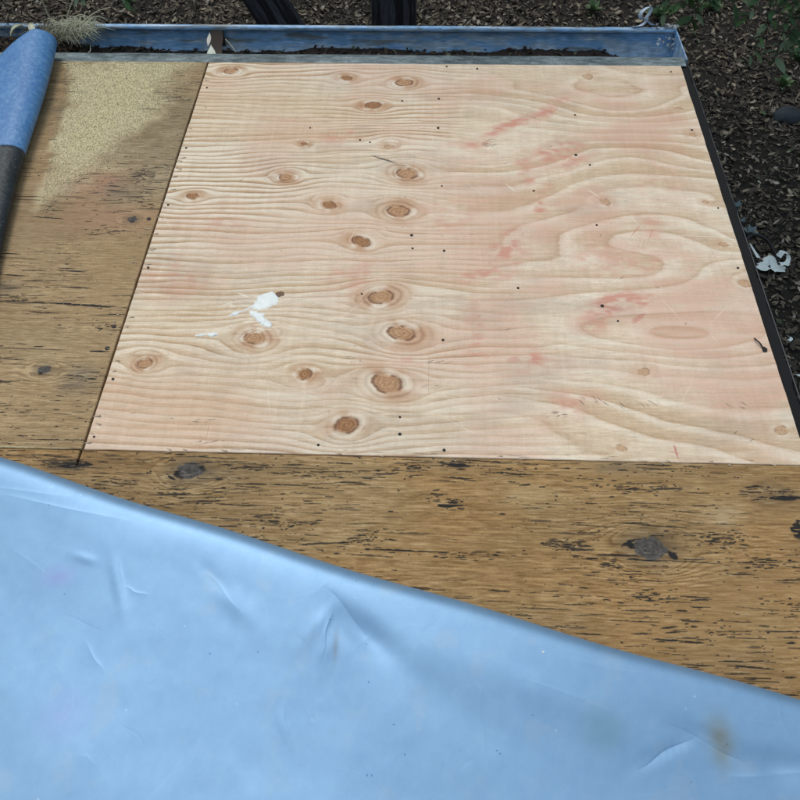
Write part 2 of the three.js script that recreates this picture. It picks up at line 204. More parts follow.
// weathered sheet: gouges run with the grain
function oldWood(W, H, box, opt) {
  const [x0, z0, w, d] = box, R = rng(opt.seed), list = [];
  const dens = opt.dens;
  for (let k = 0; k < opt.n; k++) {
    const x = x0 + R() * w, z = z0 + R() * d, c = fbm(x * 3.2, z * 9, opt.seed + 3, 3);
    if (c < dens - R() * 0.22) continue;
    const L = 0.0016 + Math.pow(R(), 3.8) * 0.045; list.push([x, z, L, 0.0006 + R() * R() * 0.0021, (R() - 0.5) * 0.14, 0.4 + R() * 0.6]);
  }
  for (const [x, z, n, sx, sz] of opt.clusters) for (let k = 0; k < n * 1.3; k++) { const g1 = R() + R() - 1, g2 = R() + R() - 1; list.push([x + g1 * sx, z + g2 * sz, 0.002 + R() * R() * 0.015, 0.0006 + R() * R() * 0.0019, -0.06 + (R() - 0.5) * 0.2, 0.6 + R() * 0.4]); }
  for (const m of opt.marks) list.push(m);
  const n2 = Math.round(opt.n * 0.8); for (let k = 0; k < n2; k++) list.push([x0 + R() * w, z0 + R() * d, 0.003 + R() * R() * 0.03, 0.0005 + R() * 0.0009, (R() - 0.5) * 0.16, -(0.15 + R() * 0.5)]);
  const M = marksField(list, W, H, x0, z0, w, d, 0.75);
  return paint(W, H, (u, v, o, i, j) => {
    const x = x0 + u * w, z = z0 + v * d, wz = z + 0.02 * (fbm(x * 2, z * 5, opt.seed, 3) - 0.5);
    let psi = wz, core = 9, kk = null, ka = 0;
    for (const k of opt.knots) {
      const dx = (x - k[0]) / 1.7, dz = z - k[1], q = dx * dx + dz * dz, Rk = k[2] * 2.0, R2 = Rk * Rk * sst(0.12, 0.02, q); psi -= dz * R2 / Math.max(q, R2 * 0.8 + 1e-6);
      const qq = Math.sqrt(dx * dx * 1.6 + dz * dz) / k[2]; if (qq < core) { core = qq; kk = k; ka = Math.atan2(dz, dx); }
    }
    const near = kk ? sst(7, 1.5, core) * (0.3 + 1.2 * fbm(x * 16, z * 24, opt.seed + 9, 2)) : 0;
    const ph = psi * 150 + 5 * (fbm(x * 1.6, z * 6, opt.seed + 7, 3) - 0.5) + 1.0 * (fbm(x * 14, z * 50, opt.seed + 8, 3) - 0.5), t = ph - Math.floor(ph), late = sst(0.3, 0.9, t) * (1 - sst(0.93, 1, t));
    const fib = fbm(x * 30, z * 560, 151, 2) - 0.5, fib2 = fbm(x * 70, z * 420, 152, 2) - 0.5, fib3 = vn(x * 5, z * 130, 153) - 0.5, big = fbm(x * 2.6, z * 4.4, opt.seed + 11, 4) - 0.5, gry = sst(0.45, 0.72, fbm(x * 3, z * 6, opt.seed + 13, 3));
    let [r, g, b] = opt.base; const f = fib * 46 + fib2 * 46 + fib3 * 14 + big * 34 + (vn(x * 600, z * 900, 154) - 0.5) * 18;
    r += f; g += f * 0.95; b += f * 0.85;
    r = lerp(r, opt.grey[0] + f, gry * opt.gk); g = lerp(g, opt.grey[1] + f, gry * opt.gk); b = lerp(b, opt.grey[2] + f, gry * opt.gk);
    const lt = (late - 0.35) * (0.30 + 1.1 * near) * (0.5 + fib3 + 0.5); r -= lt * 24; g -= lt * 24; b -= lt * 20;
    const wet = sst(0.52, 0.7, fbm(x * 4 + 3, z * 7, opt.seed + 21, 4)) * 0.24; r = lerp(r, opt.base[0] * 0.68, wet); g = lerp(g, opt.base[1] * 0.66, wet); b = lerp(b, opt.base[2] * 0.64, wet); const smo = sst(0.5, 0.68, fbm(x * 3.4 + 9, z * 8, opt.seed + 23, 3)) * 0.3; r = lerp(r, opt.base[0] + 12, smo); g = lerp(g, opt.base[1] + 10, smo); b = lerp(b, opt.base[2] + 6, smo);
    let h = 0.62 + fib * 0.3 + fib2 * 0.25 - late * 0.1;
    for (const s of opt.stains) { const dx = (x - s[0]) / s[2], dz = (z - s[1]) / s[3], q = dx * dx + dz * dz; if (q < 3.5) { const a = s[4] * Math.exp(-q * 1.1) * (0.3 + 1.2 * fbm(x * 40, z * 80, 191, 3)); const k = clamp(a); r = lerp(r, s[5], k); g = lerp(g, s[6], k); b = lerp(b, s[7], k); } }
    if (kk && core < 3) {
      const e = core + 0.3 * (vn(ka * 1.5 + 6, 3, 195) - 0.5) + 0.2 * (vn(x * 200, z * 300, 196) - 0.5), hal = sst(2.6, 1.1, e) * 0.35; r = lerp(r, 92, hal); g = lerp(g, 80, hal); b = lerp(b, 64, hal);
      const inn = sst(1.05, 0.9, e); const rg = vn(x * 300, z * 200, 197) * 26 + 8 * Math.sin(e * 16); const ik = inn * 0.9; r = lerp(r, 60 + rg, ik); g = lerp(g, 58 + rg, ik); b = lerp(b, 56 + rg, ik); h = lerp(h, 0.55, inn);
      const rim = sst(0.3, 0.08, Math.abs(e - 1.05)) * sst(0.42, 0.6, vn(ka * 1.1 + kk[0] * 9, 5, 198)); r = lerp(r, 24, rim); g = lerp(g, 22, rim); b = lerp(b, 22, rim); h -= rim * 0.5;
    }
    if (opt.dust && z < 0.85 && x > -0.5) { const di = inside(x, z), thick = sst(-0.05, 0.05, di + 0.05 * (fbm(x * 16, z * 20, 221, 4) - 0.5) * 2) * lerp(1.1, 0.55, sst(0.3, 0.62, z)), du = clamp(thick * (0.55 + 0.9 * fbm(x * 200, z * 240, 222, 3))) * lerp(1, sst(-0.004, 0.016, di + 0.024 * (fbm(x * 60, z * 60, 224, 3) - 0.5)), sst(-0.16, -0.26, x)); r = lerp(r, 210, du); g = lerp(g, 197, du); b = lerp(b, 158, du); h = lerp(h, 0.6 + 0.4 * (vn(x * 900, z * 900, 223) - 0.5), du); }
    const m = M[j * W + i] * (opt.dust && inside(x, z) > 0.02 ? 0.25 : 1);
    if (m > 0) { r = lerp(r, 24, m * 0.92); g = lerp(g, 23, m * 0.92); b = lerp(b, 25, m * 0.92); h -= m * 0.6; } else if (m < 0) { r = lerp(r, 206, -m * 0.6); g = lerp(g, 188, -m * 0.6); b = lerp(b, 154, -m * 0.6); }
    o[0] = r; o[1] = g; o[2] = b; o[3] = h;
  });
}
const [nw, nwB] = newWood(2048);
const newMat = std({ map: nw, bumpMap: nwB, bumpScale: 0.0007, roughness: 0.75 });
const L_BOX = [-1.224, 0, 1.22, 1.208], B_BOX = [-0.61, 1.213, 1.83, 0.915];
const [lw, lwB] = oldWood(2048, 2048, L_BOX, {
  dust: true, seed: 301, n: 4600, dens: 0.56, base: [156, 130, 94], grey: [150, 133, 104], gk: 0.75, knots: [[-0.055, 0.622, 0.008, 0], [-0.12, 1.04, 0.009, 0]],
  clusters: [[-0.30, 0.80, 40, 0.07, 0.05], [-0.24, 0.86, 30, 0.05, 0.012], [-0.05, 0.56, 24, 0.05, 0.03], [-0.10, 0.66, 26, 0.06, 0.02], [-0.04, 1.05, 20, 0.04, 0.03], [-0.20, 1.07, 14, 0.05, 0.008], [-0.07, 0.47, 60, 0.035, 0.035], [-0.06, 0.16, 20, 0.04, 0.04], [-0.03, 0.93, 10, 0.03, 0.01], [-0.31, 0.28, 20, 0.05, 0.1], [-0.16, 1.13, 16, 0.08, 0.02]],
  marks: [[-0.16, 0.872, 0.13, 0.0024, 0.03, 1], [-0.06, 0.878, 0.06, 0.0032, 0.05, 1], [-0.28, 0.868, 0.07, 0.0016, -0.02, 0.9], [-0.16, 0.99, 0.08, 0.001, 0.02, 0.8], [-0.03, 0.993, 0.02, 0.003, 0, 1], [-0.19, 1.07, 0.05, 0.0014, -0.12, 0.9], [-0.05, 0.52, 0.03, 0.002, 0.1, 1], [-0.24, 0.62, 0.04, 0.002, 0.1, 1], [-0.09, 1.20, 0.05, 0.001, 0, -1]],
  stains: [[-0.18, 0.50, 0.09, 0.06, 0.5, 176, 118, 98], [-0.12, 0.62, 0.12, 0.05, 0.35, 168, 120, 104], [-0.10, 0.53, 0.05, 0.04, 0.5, 120, 106, 88], [-0.25, 0.52, 0.07, 0.04, 0.4, 196, 188, 160], [-0.16, 0.98, 0.1, 0.05, 0.25, 172, 154, 122], [-0.30, 0.83, 0.06, 0.02, 0.7, 40, 42, 46], [-0.05, 1.06, 0.03, 0.03, 0.5, 70, 72, 74]],
});
const leftMat = std({ map: lw, bumpMap: lwB, bumpScale: 0.0022, roughness: 0.88 });
const [bw, bwB] = oldWood(2048, 1024, B_BOX, {
  seed: 402, n: 8600, dens: 0.575, base: [158, 124, 79], grey: [150, 128, 92], gk: 0.5, knots: [[0.190, 1.250, 0.016, 0], [0.932, 1.372, 0.019, 0]],
  clusters: [[0.631, 1.224, 34, 0.03, 0.008], [0.56, 1.235, 34, 0.04, 0.010], [0.632, 1.30, 30, 0.022, 0.014], [0.60, 1.29, 14, 0.02, 0.015], [1.05, 1.35, 50, 0.04, 0.02], [1.10, 1.39, 30, 0.08, 0.012], [0.80, 1.37, 40, 0.045, 0.012], [0.86, 1.40, 20, 0.03, 0.012], [0.36, 1.345, 30, 0.10, 0.012], [0.49, 1.37, 40, 0.05, 0.022], [0.20, 1.30, 20, 0.12, 0.02], [1.14, 1.265, 40, 0.05, 0.016], [0.92, 1.26, 30, 0.08, 0.014], [0.92, 1.45, 26, 0.05, 0.014], [1.13, 1.46, 24, 0.08, 0.02], [0.30, 1.24, 24, 0.05, 0.008], [-0.02, 1.24, 40, 0.05, 0.010], [0.07, 1.27, 16, 0.08, 0.01], [0.66, 1.39, 26, 0.12, 0.012], [0.45, 1.25, 26, 0.2, 0.012], [0.98, 1.5, 20, 0.14, 0.02]],
  marks: [[1.168, 1.333, 0.012, 0.024, 0.1, 1], [1.178, 1.34, 0.014, 0.012, 0.3, 1], [1.165, 1.275, 0.03, 0.007, -0.05, 1], [0.55, 1.385, 0.07, 0.0018, 0.02, 1], [0.32, 1.272, 0.08, 0.0016, 0.0, 0.9], [0.70, 1.218, 0.08, 0.0014, 0.04, 1], [0.99, 1.218, 0.07, 0.0014, 0.02, 1], [0.62, 1.302, 0.018, 0.008, -0.1, 1], [0.636, 1.226, 0.02, 0.007, 0, 1], [-0.005, 1.244, 0.03, 0.006, -0.1, 1], [0.965, 1.382, 0.010, 0.008, 0.8, 1], [0.90, 1.362, 0.014, 0.004, -0.5, 1], [0.16, 1.262, 0.012, 0.004, 0.6, 0.9]],
  stains: [[0.03, 1.23, 0.10, 0.02, 0.35, 96, 70, 42], [-0.02, 1.244, 0.035, 0.010, 0.7, 40, 36, 34], [0.22, 1.25, 0.09, 0.02, 0.3, 92, 82, 66], [1.06, 1.31, 0.03, 0.02, 0.55, 200, 188, 160], [0.90, 1.225, 0.06, 0.014, 0.4, 104, 96, 84], [0.62, 1.222, 0.06, 0.012, 0.35, 90, 84, 74], [1.15, 1.27, 0.05, 0.03, 0.4, 80, 70, 56], [0.75, 1.28, 0.05, 0.03, 0.35, 196, 176, 136], [0.4, 1.24, 0.5, 0.010, 0.3, 110, 88, 54]],
});
const lowMat = std({ map: bw, bumpMap: bwB, bumpScale: 0.0024, roughness: 0.88 });

// ---------------------------------------------------------------- the roof deck
const newSheet = thing('plywood_sheet', 'clean pale knotty plywood sheet screwed down among older weathered boards', 'plywood sheet');
mesh('panel', board([...edge([0.0, 0.002], [SW, 0.002], 60, 0.0012, 4), ...edge([SW, 0.002], [SW - 0.002, SD + 0.001], 80, 0.0016, 5), ...edge([SW - 0.002, SD + 0.001], [0, SD + 0.0005], 90, 0.0009, 6), ...edge([0, SD + 0.0005], [0, 0.002], 90, 0.0009, 7)], 0.0155, [0, 0, SW, SD], 0.0010), newMat, newSheet);
const leftSheet = thing('weathered_plywood', 'grey weathered plywood sheet with sawdust on it beside the folded flap', 'old plywood sheet');
mesh('panel', board([...edge([-1.224, 0.001], [-0.0042, 0.001], 50, 0.0012, 14), ...edge([-0.0042, 0.001], [-0.0042, 1.2105], 120, 0.0011, 15), ...edge([-0.0042, 1.2105], [-1.224, 1.2105], 80, 0.0013, 16), ...edge([-1.224, 1.2105], [-1.224, 0.001], 40, 0.001, 17)], 0.0155, L_BOX), leftMat, leftSheet);
const lowSheet = thing('weathered_plywood', 'brown weathered plywood sheet with black gouges along the light blue cover', 'old plywood sheet');
mesh('panel', board([...edge([-0.61, 1.2125], [-0.0062, 1.2125], 50, 0.0010, 24), [-0.0062, 1.2125], [-0.0048, 1.244], [-0.0024, 1.243], [-0.0016, 1.2125], ...edge([-0.0016, 1.2125], [1.22, 1.2125], 140, 0.0013, 25), ...edge([1.22, 1.2125], [1.22, 2.43], 40, 0.0014, 26), ...edge([1.22, 2.43], [-0.61, 2.43], 40, 0.001, 27), ...edge([-0.61, 2.43], [-0.61, 1.2125], 40, 0.001, 28)], 0.016, B_BOX), lowMat, lowSheet);

// screws driven below the surface, one mesh each
{
  const screwMat = std({ color: lin(0.035, 0.032, 0.030), roughness: 0.55, metalness: 0.5 }), rustMat = std({ color: lin(0.07, 0.04, 0.025), roughness: 0.8 });
  const head = new THREE.LatheGeometry([[0, 0.0004], [0.0012, 0.0004], [0.0014, 0.0010], [0.0036, 0.0013], [0.0043, 0.0009], [0.0046, 0.0002], [0.0046, -0.004]].map((p) => new THREE.Vector2(...p)), 14);
  const list = [[0.698, 0.024], [0.510, 0.170], [0.599, 0.281], [0.416, 0.331], [0.294, 0.286], [0.608, 0.497], [0.613, 0.706], [0.611, 0.950], [0.536, 1.130], [0.537, 1.166], [0.613, 1.197], [0.759, 0.810], [0.399, 1.192], [0.012, 1.058], [0.011, 1.185], [0.012, 0.769], [0.012, 0.573], [0.012, 0.369], [0.016, 0.12], [1.197, 0.279], [1.201, 0.560], [1.203, 0.744], [1.205, 0.955], [1.19, 0.031], [0.919, 0.855], [0.944, 0.894], [0.928, 0.223], [0.915, 0.380], [0.943, 0.416], [0.451, 0.833], [0.44, 0.34], [0.60, 0.16], [0.545, 0.66], [0.548, 0.70], [0.81, 0.51], [0.62, 0.015], [0.935, 0.62]];
  for (const [x, z] of list) { const s = mesh('screw', head, h2(Math.round(x * 1e3), Math.round(z * 1e3), 3) < 0.3 ? rustMat : screwMat, newSheet); s.position.set(x, 0.0002, z); s.rotation.y = x * 40; const k = 0.42 + 0.42 * h2(Math.round(x * 1e3), 9, 5); s.scale.set(k, 1, k); }
  for (const [x, z] of [[-0.018, 0.93], [-0.017, 0.985], [-0.02, 0.62]]) { const s = mesh('screw', head, screwMat, leftSheet); s.position.set(x, 0.0004, z); }
  // one nail bent over near the corner
  const n = mesh('bent_nail', mergeGeometries([tube([[1.203, 0.0, 0.960], [1.198, 0.005, 0.950], [1.190, 0.004, 0.935]], 0.0016, 0.0014, 10, 7), new THREE.CylinderGeometry(0.0045, 0.0045, 0.0014, 12).rotateX(0.5).translate(1.204, 0.0024, 0.962)]), screwMat, newSheet); n.userData.label = 'nail bent flat';
}
// spilt white paint, dried thick
{
  const pm = std({ color: lin(0.80, 0.84, 0.82), roughness: 0.45 });
  const blob = (pts, wid, seed) => {                // a run of paint that swells and thins along its line, domed across
    const c = new THREE.CatmullRomCurve3(pts.map(([x, z]) => new THREE.Vector3(x, 0, z)));
    return grid(80, 10, (u, v) => {
      const p = c.getPointAt(clamp(u, 0.0001, 0.9999)), t = c.getTangentAt(clamp(u, 0.0001, 0.9999)), k = v * 2 - 1, i = u * (wid.length - 1), a = Math.floor(Math.min(i, wid.length - 1.001)), ww = lerp(wid[a], wid[a + 1], i - a) * (0.45 + 1.15 * fbm(u * 14, k > 0 ? 4 : 8, seed, 4));
      const dome = Math.sqrt(Math.max(0, 1 - k * k)); return [p.x - t.z * k * ww, -0.0006 + 0.0024 * dome * (0.6 + 0.6 * vn(u * 12, v * 4, seed + 2)) * clamp(ww / 0.004), p.z + t.x * k * ww];
    });
  };
  for (const [pts, wid, sd] of [[[[0.196, 0.898], [0.215, 0.888], [0.238, 0.874], [0.253, 0.866], [0.268, 0.85], [0.274, 0.832]], [0.001, 0.0045, 0.0015, 0.002, 0.012, 0.020, 0.018, 0.004], 501], [[[0.236, 0.885], [0.252, 0.895], [0.266, 0.908], [0.282, 0.925]], [0.002, 0.009, 0.012, 0.008, 0.010, 0.003], 502], [[[0.142, 0.950], [0.165, 0.946], [0.185, 0.945]], [0.0015, 0.004, 0.002, 0.006, 0.002], 503]])
    mesh('paint_splash', blob(pts, wid, sd), pm, newSheet);
  const rim = mesh('paint_stain', grid(14, 6, (u, v) => { const a = u * 6.283, r = 0.009 * v * (0.7 + 0.6 * vn(u * 6, 1, 509)); return [0.289 + Math.cos(a) * r, 0.0006 + 0.0006 * (1 - v), 0.838 + Math.sin(a) * r * 0.8]; }), std({ color: lin(0.16, 0.09, 0.05), roughness: 0.7 }), newSheet); rim.userData.label = 'brown smear at the edge of the white paint';
}
// splinters lifted along the saw cut
{
  const sm = std({ color: lin(0.55, 0.45, 0.33), roughness: 0.85 }), R = rng(88), gs = [];
  for (let k = 0; k < 70; k++) { const onL = R() < 0.45, L = 0.004 + R() * 0.014, g = new THREE.ConeGeometry(0.0007 + R() * 0.0009, L, 5); g.rotateZ(Math.PI / 2 + (R() - 0.5) * 0.5); g.rotateY((R() - 0.5) * 0.9); const z = R() * 1.2; g.translate(...(onL ? [-0.006 - R() * 0.02, 0.0014, z] : R() < 0.5 ? [0.002 + R() * 0.01, 0.0012, z] : [R() * 1.2, 0.0012, 1.206 + R() * 0.012])); gs.push(g); }
  tag(mesh('splinters', mergeGeometries(gs), sm, newSheet), null, null, null, 'stuff');
}

// ---------------------------------------------------------------- the shed that carries the deck
const darkWood = std({ color: lin(0.045, 0.038, 0.032), roughness: 0.9 });
{
  const shed = thing('shed', 'dark timber shed under the plywood roof deck', 'shed', [0, GY, 0]);
  const wallMat = std({ color: lin(0.10, 0.085, 0.07), roughness: 0.9 });
  const bx = (w, h, d, x, y, z) => new RoundedBoxGeometry(w, h, d, 1, 0.003).translate(x, y - GY, z);
  for (let k = 0; k < 5; k++) mesh('joist', bx(0.038, 0.09, 2.4, -1.18 + k * 0.59 + 0.01, -0.0625, 1.22), darkWood, shed);
  mesh('fascia_board', bx(2.42, 0.14, 0.02, 0, -0.092, -0.004), darkWood, shed);
  for (let k = 0; k < 13; k++) { mesh('wall_board', bx(0.02, 0.155, 2.34, 1.16 - 0.004 * (k % 2), -0.19 - k * 0.156, 1.22), wallMat, shed); mesh('wall_board', bx(2.3, 0.155, 0.02, 0, -0.19 - k * 0.156, 0.05 + 0.004 * (k % 2)), wallMat, shed); }
  mesh('back_wall', bx(2.3, 2.03, 0.02, 0, -1.18, 2.38), wallMat, shed); mesh('side_wall', bx(0.02, 2.03, 2.3, -1.16, -1.18, 1.22), wallMat, shed);
}
// black trim along the sloping side
{
  const t = thing('rake_trim', 'black metal edge trim along the side of the plywood roof', 'roof trim');
  const bm = std({ color: lin(0.005, 0.005, 0.006), roughness: 0.95 });
  const top = grid(3, 120, (u, v) => { const z = lerp(-0.02, 2.43, v), w = 0.021 + 0.009 * (fbm(z * 22, 2, 611, 4) - 0.5); return [1.2225 + u * w, -0.007 - (u > 0.9 ? 0.004 : 0) - 0.001 * vn(z * 30, u * 3, 612), z]; });
  mesh('top_flange', top, bm, t);
  mesh('drop_face', grid(3, 120, (u, v) => { const z = lerp(-0.02, 2.43, v), w = 0.021 + 0.009 * (fbm(z * 22, 2, 611, 4) - 0.5); return [1.2225 + w + 0.002 * Math.sin(u * 3), -0.011 - u * 0.075, z]; }), bm, t);
  mesh('backing_board', new RoundedBoxGeometry(0.022, 0.11, 2.4, 1, 0.003).translate(1.2345, -0.075, 1.21), darkWood, t);
  mesh('hem', tube([[1.247, -0.013, -0.02], [1.2455, -0.0135, 0.4], [1.247, -0.013, 0.9], [1.2465, -0.0135, 1.5], [1.247, -0.013, 2.43]], 0.0018, 0.0018, 80, 6), std({ color: lin(0.035, 0.038, 0.042), roughness: 0.45 }), t);
}

// ---------------------------------------------------------------- gutter
const [gut, gutB] = paint(1024, 256, (u, v, o) => {
  const x = u * 2.6, y = v * 0.4, sp = fbm(x * 16, y * 30, 701, 4), st = vn(x * 60, y * 6, 702), bl = fbm(x * 60, y * 90, 703, 3);
  const k = sst(0.4, 0.66, sp); let r = lerp(126, 164, k), g = lerp(170, 186, k), b = lerp(212, 206, k); const sc = sst(0.62, 0.8, fbm(x * 30, y * 160, 705, 4)); r += sc * 40; g += sc * 40; b += sc * 36;
  const d = (st - 0.5) * 26 + (bl - 0.5) * 46; r += d; g += d; b += d;
  const rust = clamp(sst(0.56, 0.72, fbm(x * 9 + 3, y * 22, 704, 4)) + 0.8 * sst(0.6, 0.8, fbm(x * 70, y * 40, 706, 3)) * sst(0.2, 0.6, v)); r = lerp(r, 112, rust * 0.7); g = lerp(g, 112, rust * 0.7); b = lerp(b, 106, rust * 0.7);
  o[0] = r; o[1] = g; o[2] = b; o[3] = bl;
});
const galv = std({ map: gut, bumpMap: gutB, bumpScale: 0.0006, roughness: 0.5, metalness: 0.15 });
const [fl, flB] = paint(1024, 64, (u, v, o) => { const x = u * 2.6, y = v * 0.05, n = fbm(x * 40, y * 120, 711, 4), m = fbm(x * 8, y * 30, 712, 3); const d = (n - 0.5) * 90 + (m - 0.5) * 50 + (vn(x * 300, y * 500, 713) - 0.5) * 40; o[0] = 104 + d; o[1] = 118 + d; o[2] = 122 + d; o[3] = n; });
const flashMat = std({ map: fl, bumpMap: flB, bumpScale: 0.0006, roughness: 0.6, metalness: 0.2 });
const GX0 = -1.35, GX1 = 1.246;
{
  const t = thing('gutter', 'old blue grey metal gutter along the roof edge', 'gutter');
  const ext = (pts, mat, name) => mesh(name, grid(120, pts.length - 1, (u, v) => { const k = Math.min(v * (pts.length - 1), pts.length - 1.0001), a = Math.floor(k), f = k - a, x = lerp(GX0, GX1, u), w = 0.0016 * (fbm(x * 5, a, 721, 2) - 0.5); return [x, lerp(pts[a][1], pts[a + 1][1], f) + w, lerp(pts[a][0], pts[a + 1][0], f) + w]; }, (p, u, v) => [u, v]), mat, t);
  const prof = [[-0.206, -0.020], [-0.2085, -0.034], [-0.207, -0.050], [-0.203, -0.066], [-0.196, -0.082], [-0.186, -0.095], [-0.172, -0.103], [-0.10, -0.108], [-0.045, -0.108], [-0.0405, -0.104], [-0.040, -0.01]];
  ext(prof, galv, 'trough');
  ext(prof.map(([z, y]) => [z + (z > -0.05 ? 0.0012 : z < -0.17 ? -0.0014 : 0), y - (y < -0.1 ? 0.0014 : 0)]), galv, 'trough_shell');
  const rimP = [[-0.2085, -0.030], [-0.2125, -0.020], [-0.2095, -0.0115], [-0.203, -0.0085], [-0.196, -0.0105], [-0.193, -0.016], [-0.1955, -0.022], [-0.2055, -0.024]];
  ext(rimP, std({ map: gut, bumpMap: gutB, bumpScale: 0.0005, color: lin(1, 1, 1), roughness: 0.4, metalness: 0.1 }), 'rolled_rim');
  const cap = new THREE.Shape([[-0.206, -0.012], [-0.2085, -0.034], [-0.203, -0.066], [-0.186, -0.095], [-0.172, -0.103], [-0.045, -0.108], [-0.040, -0.008]].map(([z, y]) => new THREE.Vector2(-z, y)));
  const cg = new THREE.ExtrudeGeometry(cap, { depth: 0.002, bevelEnabled: true, bevelThickness: 0.0008, bevelSize: 0.0008, bevelSegments: 1 }); cg.rotateY(Math.PI / 2); cg.translate(GX1 - 0.001, 0, 0);
  mesh('end_cap', cg, galv, t);
  const hm = std({ color: lin(0.045, 0.030, 0.022), roughness: 0.75 });
  mesh('hanger_strap', grid(4, 24, (u, v) => { const a = v, z = lerp(-0.038, -0.2, a), y = -0.008 - 0.055 * Math.sin(Math.min(1, a * 1.0) * Math.PI) * 0.9 - 0.006 * a; return [-0.034 + u * 0.034 + 0.003 * (vn(v * 8, 2, 731) - 0.5), y + 0.001 * Math.sin(u * 3.14), z]; }), hm, t);
  mesh('hanger_strap', grid(3, 8, (u, v) => [-0.027 + u * 0.026, -0.024 - v * 0.05, -0.2035 + 0.003 * v]), hm, t);
}
{
  const t = thing('drip_edge', 'dull grey metal flashing strip between the gutter and the plywood', 'flashing');
  mesh('flange', grid(160, 5, (u, v) => { const x = lerp(-1.3, 1.236, u), z = lerp(-0.0465, -0.0012, v); return [x, -0.0028 + 0.0016 * (fbm(x * 9, v * 2, 741, 3) - 0.5) - (v < 0.1 ? 0.0016 : 0), z + 0.0008 * (fbm(x * 12, 5, 742, 2) - 0.5)]; }), flashMat, t);
  mesh('drop_lip', grid(160, 3, (u, v) => { const x = lerp(-1.3, 1.236, u); return [x, -0.0046 - v * 0.03, -0.0467 + 0.001 * (fbm(x * 9, v, 743, 3) - 0.5)]; }), flashMat, t);
}
// leaf mould in the trough
{
  const sm = std({ color: lin(0.040, 0.026, 0.020), roughness: 1 });
  const t = thing('gutter_debris', 'dark brown rotted leaf mould lying along the gutter bottom', 'leaf mould'); t.userData.kind = 'stuff';
  const H = (x, z) => { const lft = sst(-0.32, -0.52, x); return -0.084 + 0.022 * (fbm(x * 7, z * 20, 751, 4) - 0.35) + 0.008 * fbm(x * 60, z * 60, 752, 3) + 0.042 * lft * fbm(x * 11, z * 16, 753, 3) - 0.05 * sst(1.05, 1.22, x); };
  mesh('mould_bed', grid(420, 22, (u, v) => { const x = lerp(-1.33, 1.24, u), z = lerp(-0.203, -0.043, v); return [x, H(x, z) , z]; }), sm, t);
  const R = rng(760), bit = grid(2, 1, (u, v) => [(u - 0.5) * 0.018, 0.003 * Math.sin(u * 3), (v - 0.5) * 0.007]);
  const im = new THREE.InstancedMesh(bit, std({ color: lin(1, 1, 1), roughness: 0.95 }), 2600), m = new THREE.Matrix4(), e = new THREE.Euler(), q = new THREE.Quaternion(), c = new THREE.Color();
  for (let k = 0; k < 2600; k++) { const x = k < 1500 ? lerp(-1.3, 1.2, R()) : -0.36 - R() * 0.8, z = -0.198 + R() * 0.15; e.set((R() - 0.5) * 1.6, R() * 6.28, (R() - 0.5) * 1.6); const s = 0.4 + R() * 0.8; m.compose(new THREE.Vector3(x, H(x, z) + 0.003, z), q.setFromEuler(e), new THREE.Vector3(s, s, s)); im.setMatrixAt(k, m); const w = R(); im.setColorAt(k, w < 0.62 ? c.setRGB(0.03, 0.021, 0.016) : w < 0.92 ? c.setRGB(0.085, 0.062, 0.04) : c.setRGB(0.10, 0.10, 0.06)); }
  im.name = 'leaf_bits'; shade(im); tag(im, null, null, null, 'stuff'); t.add(im);
}
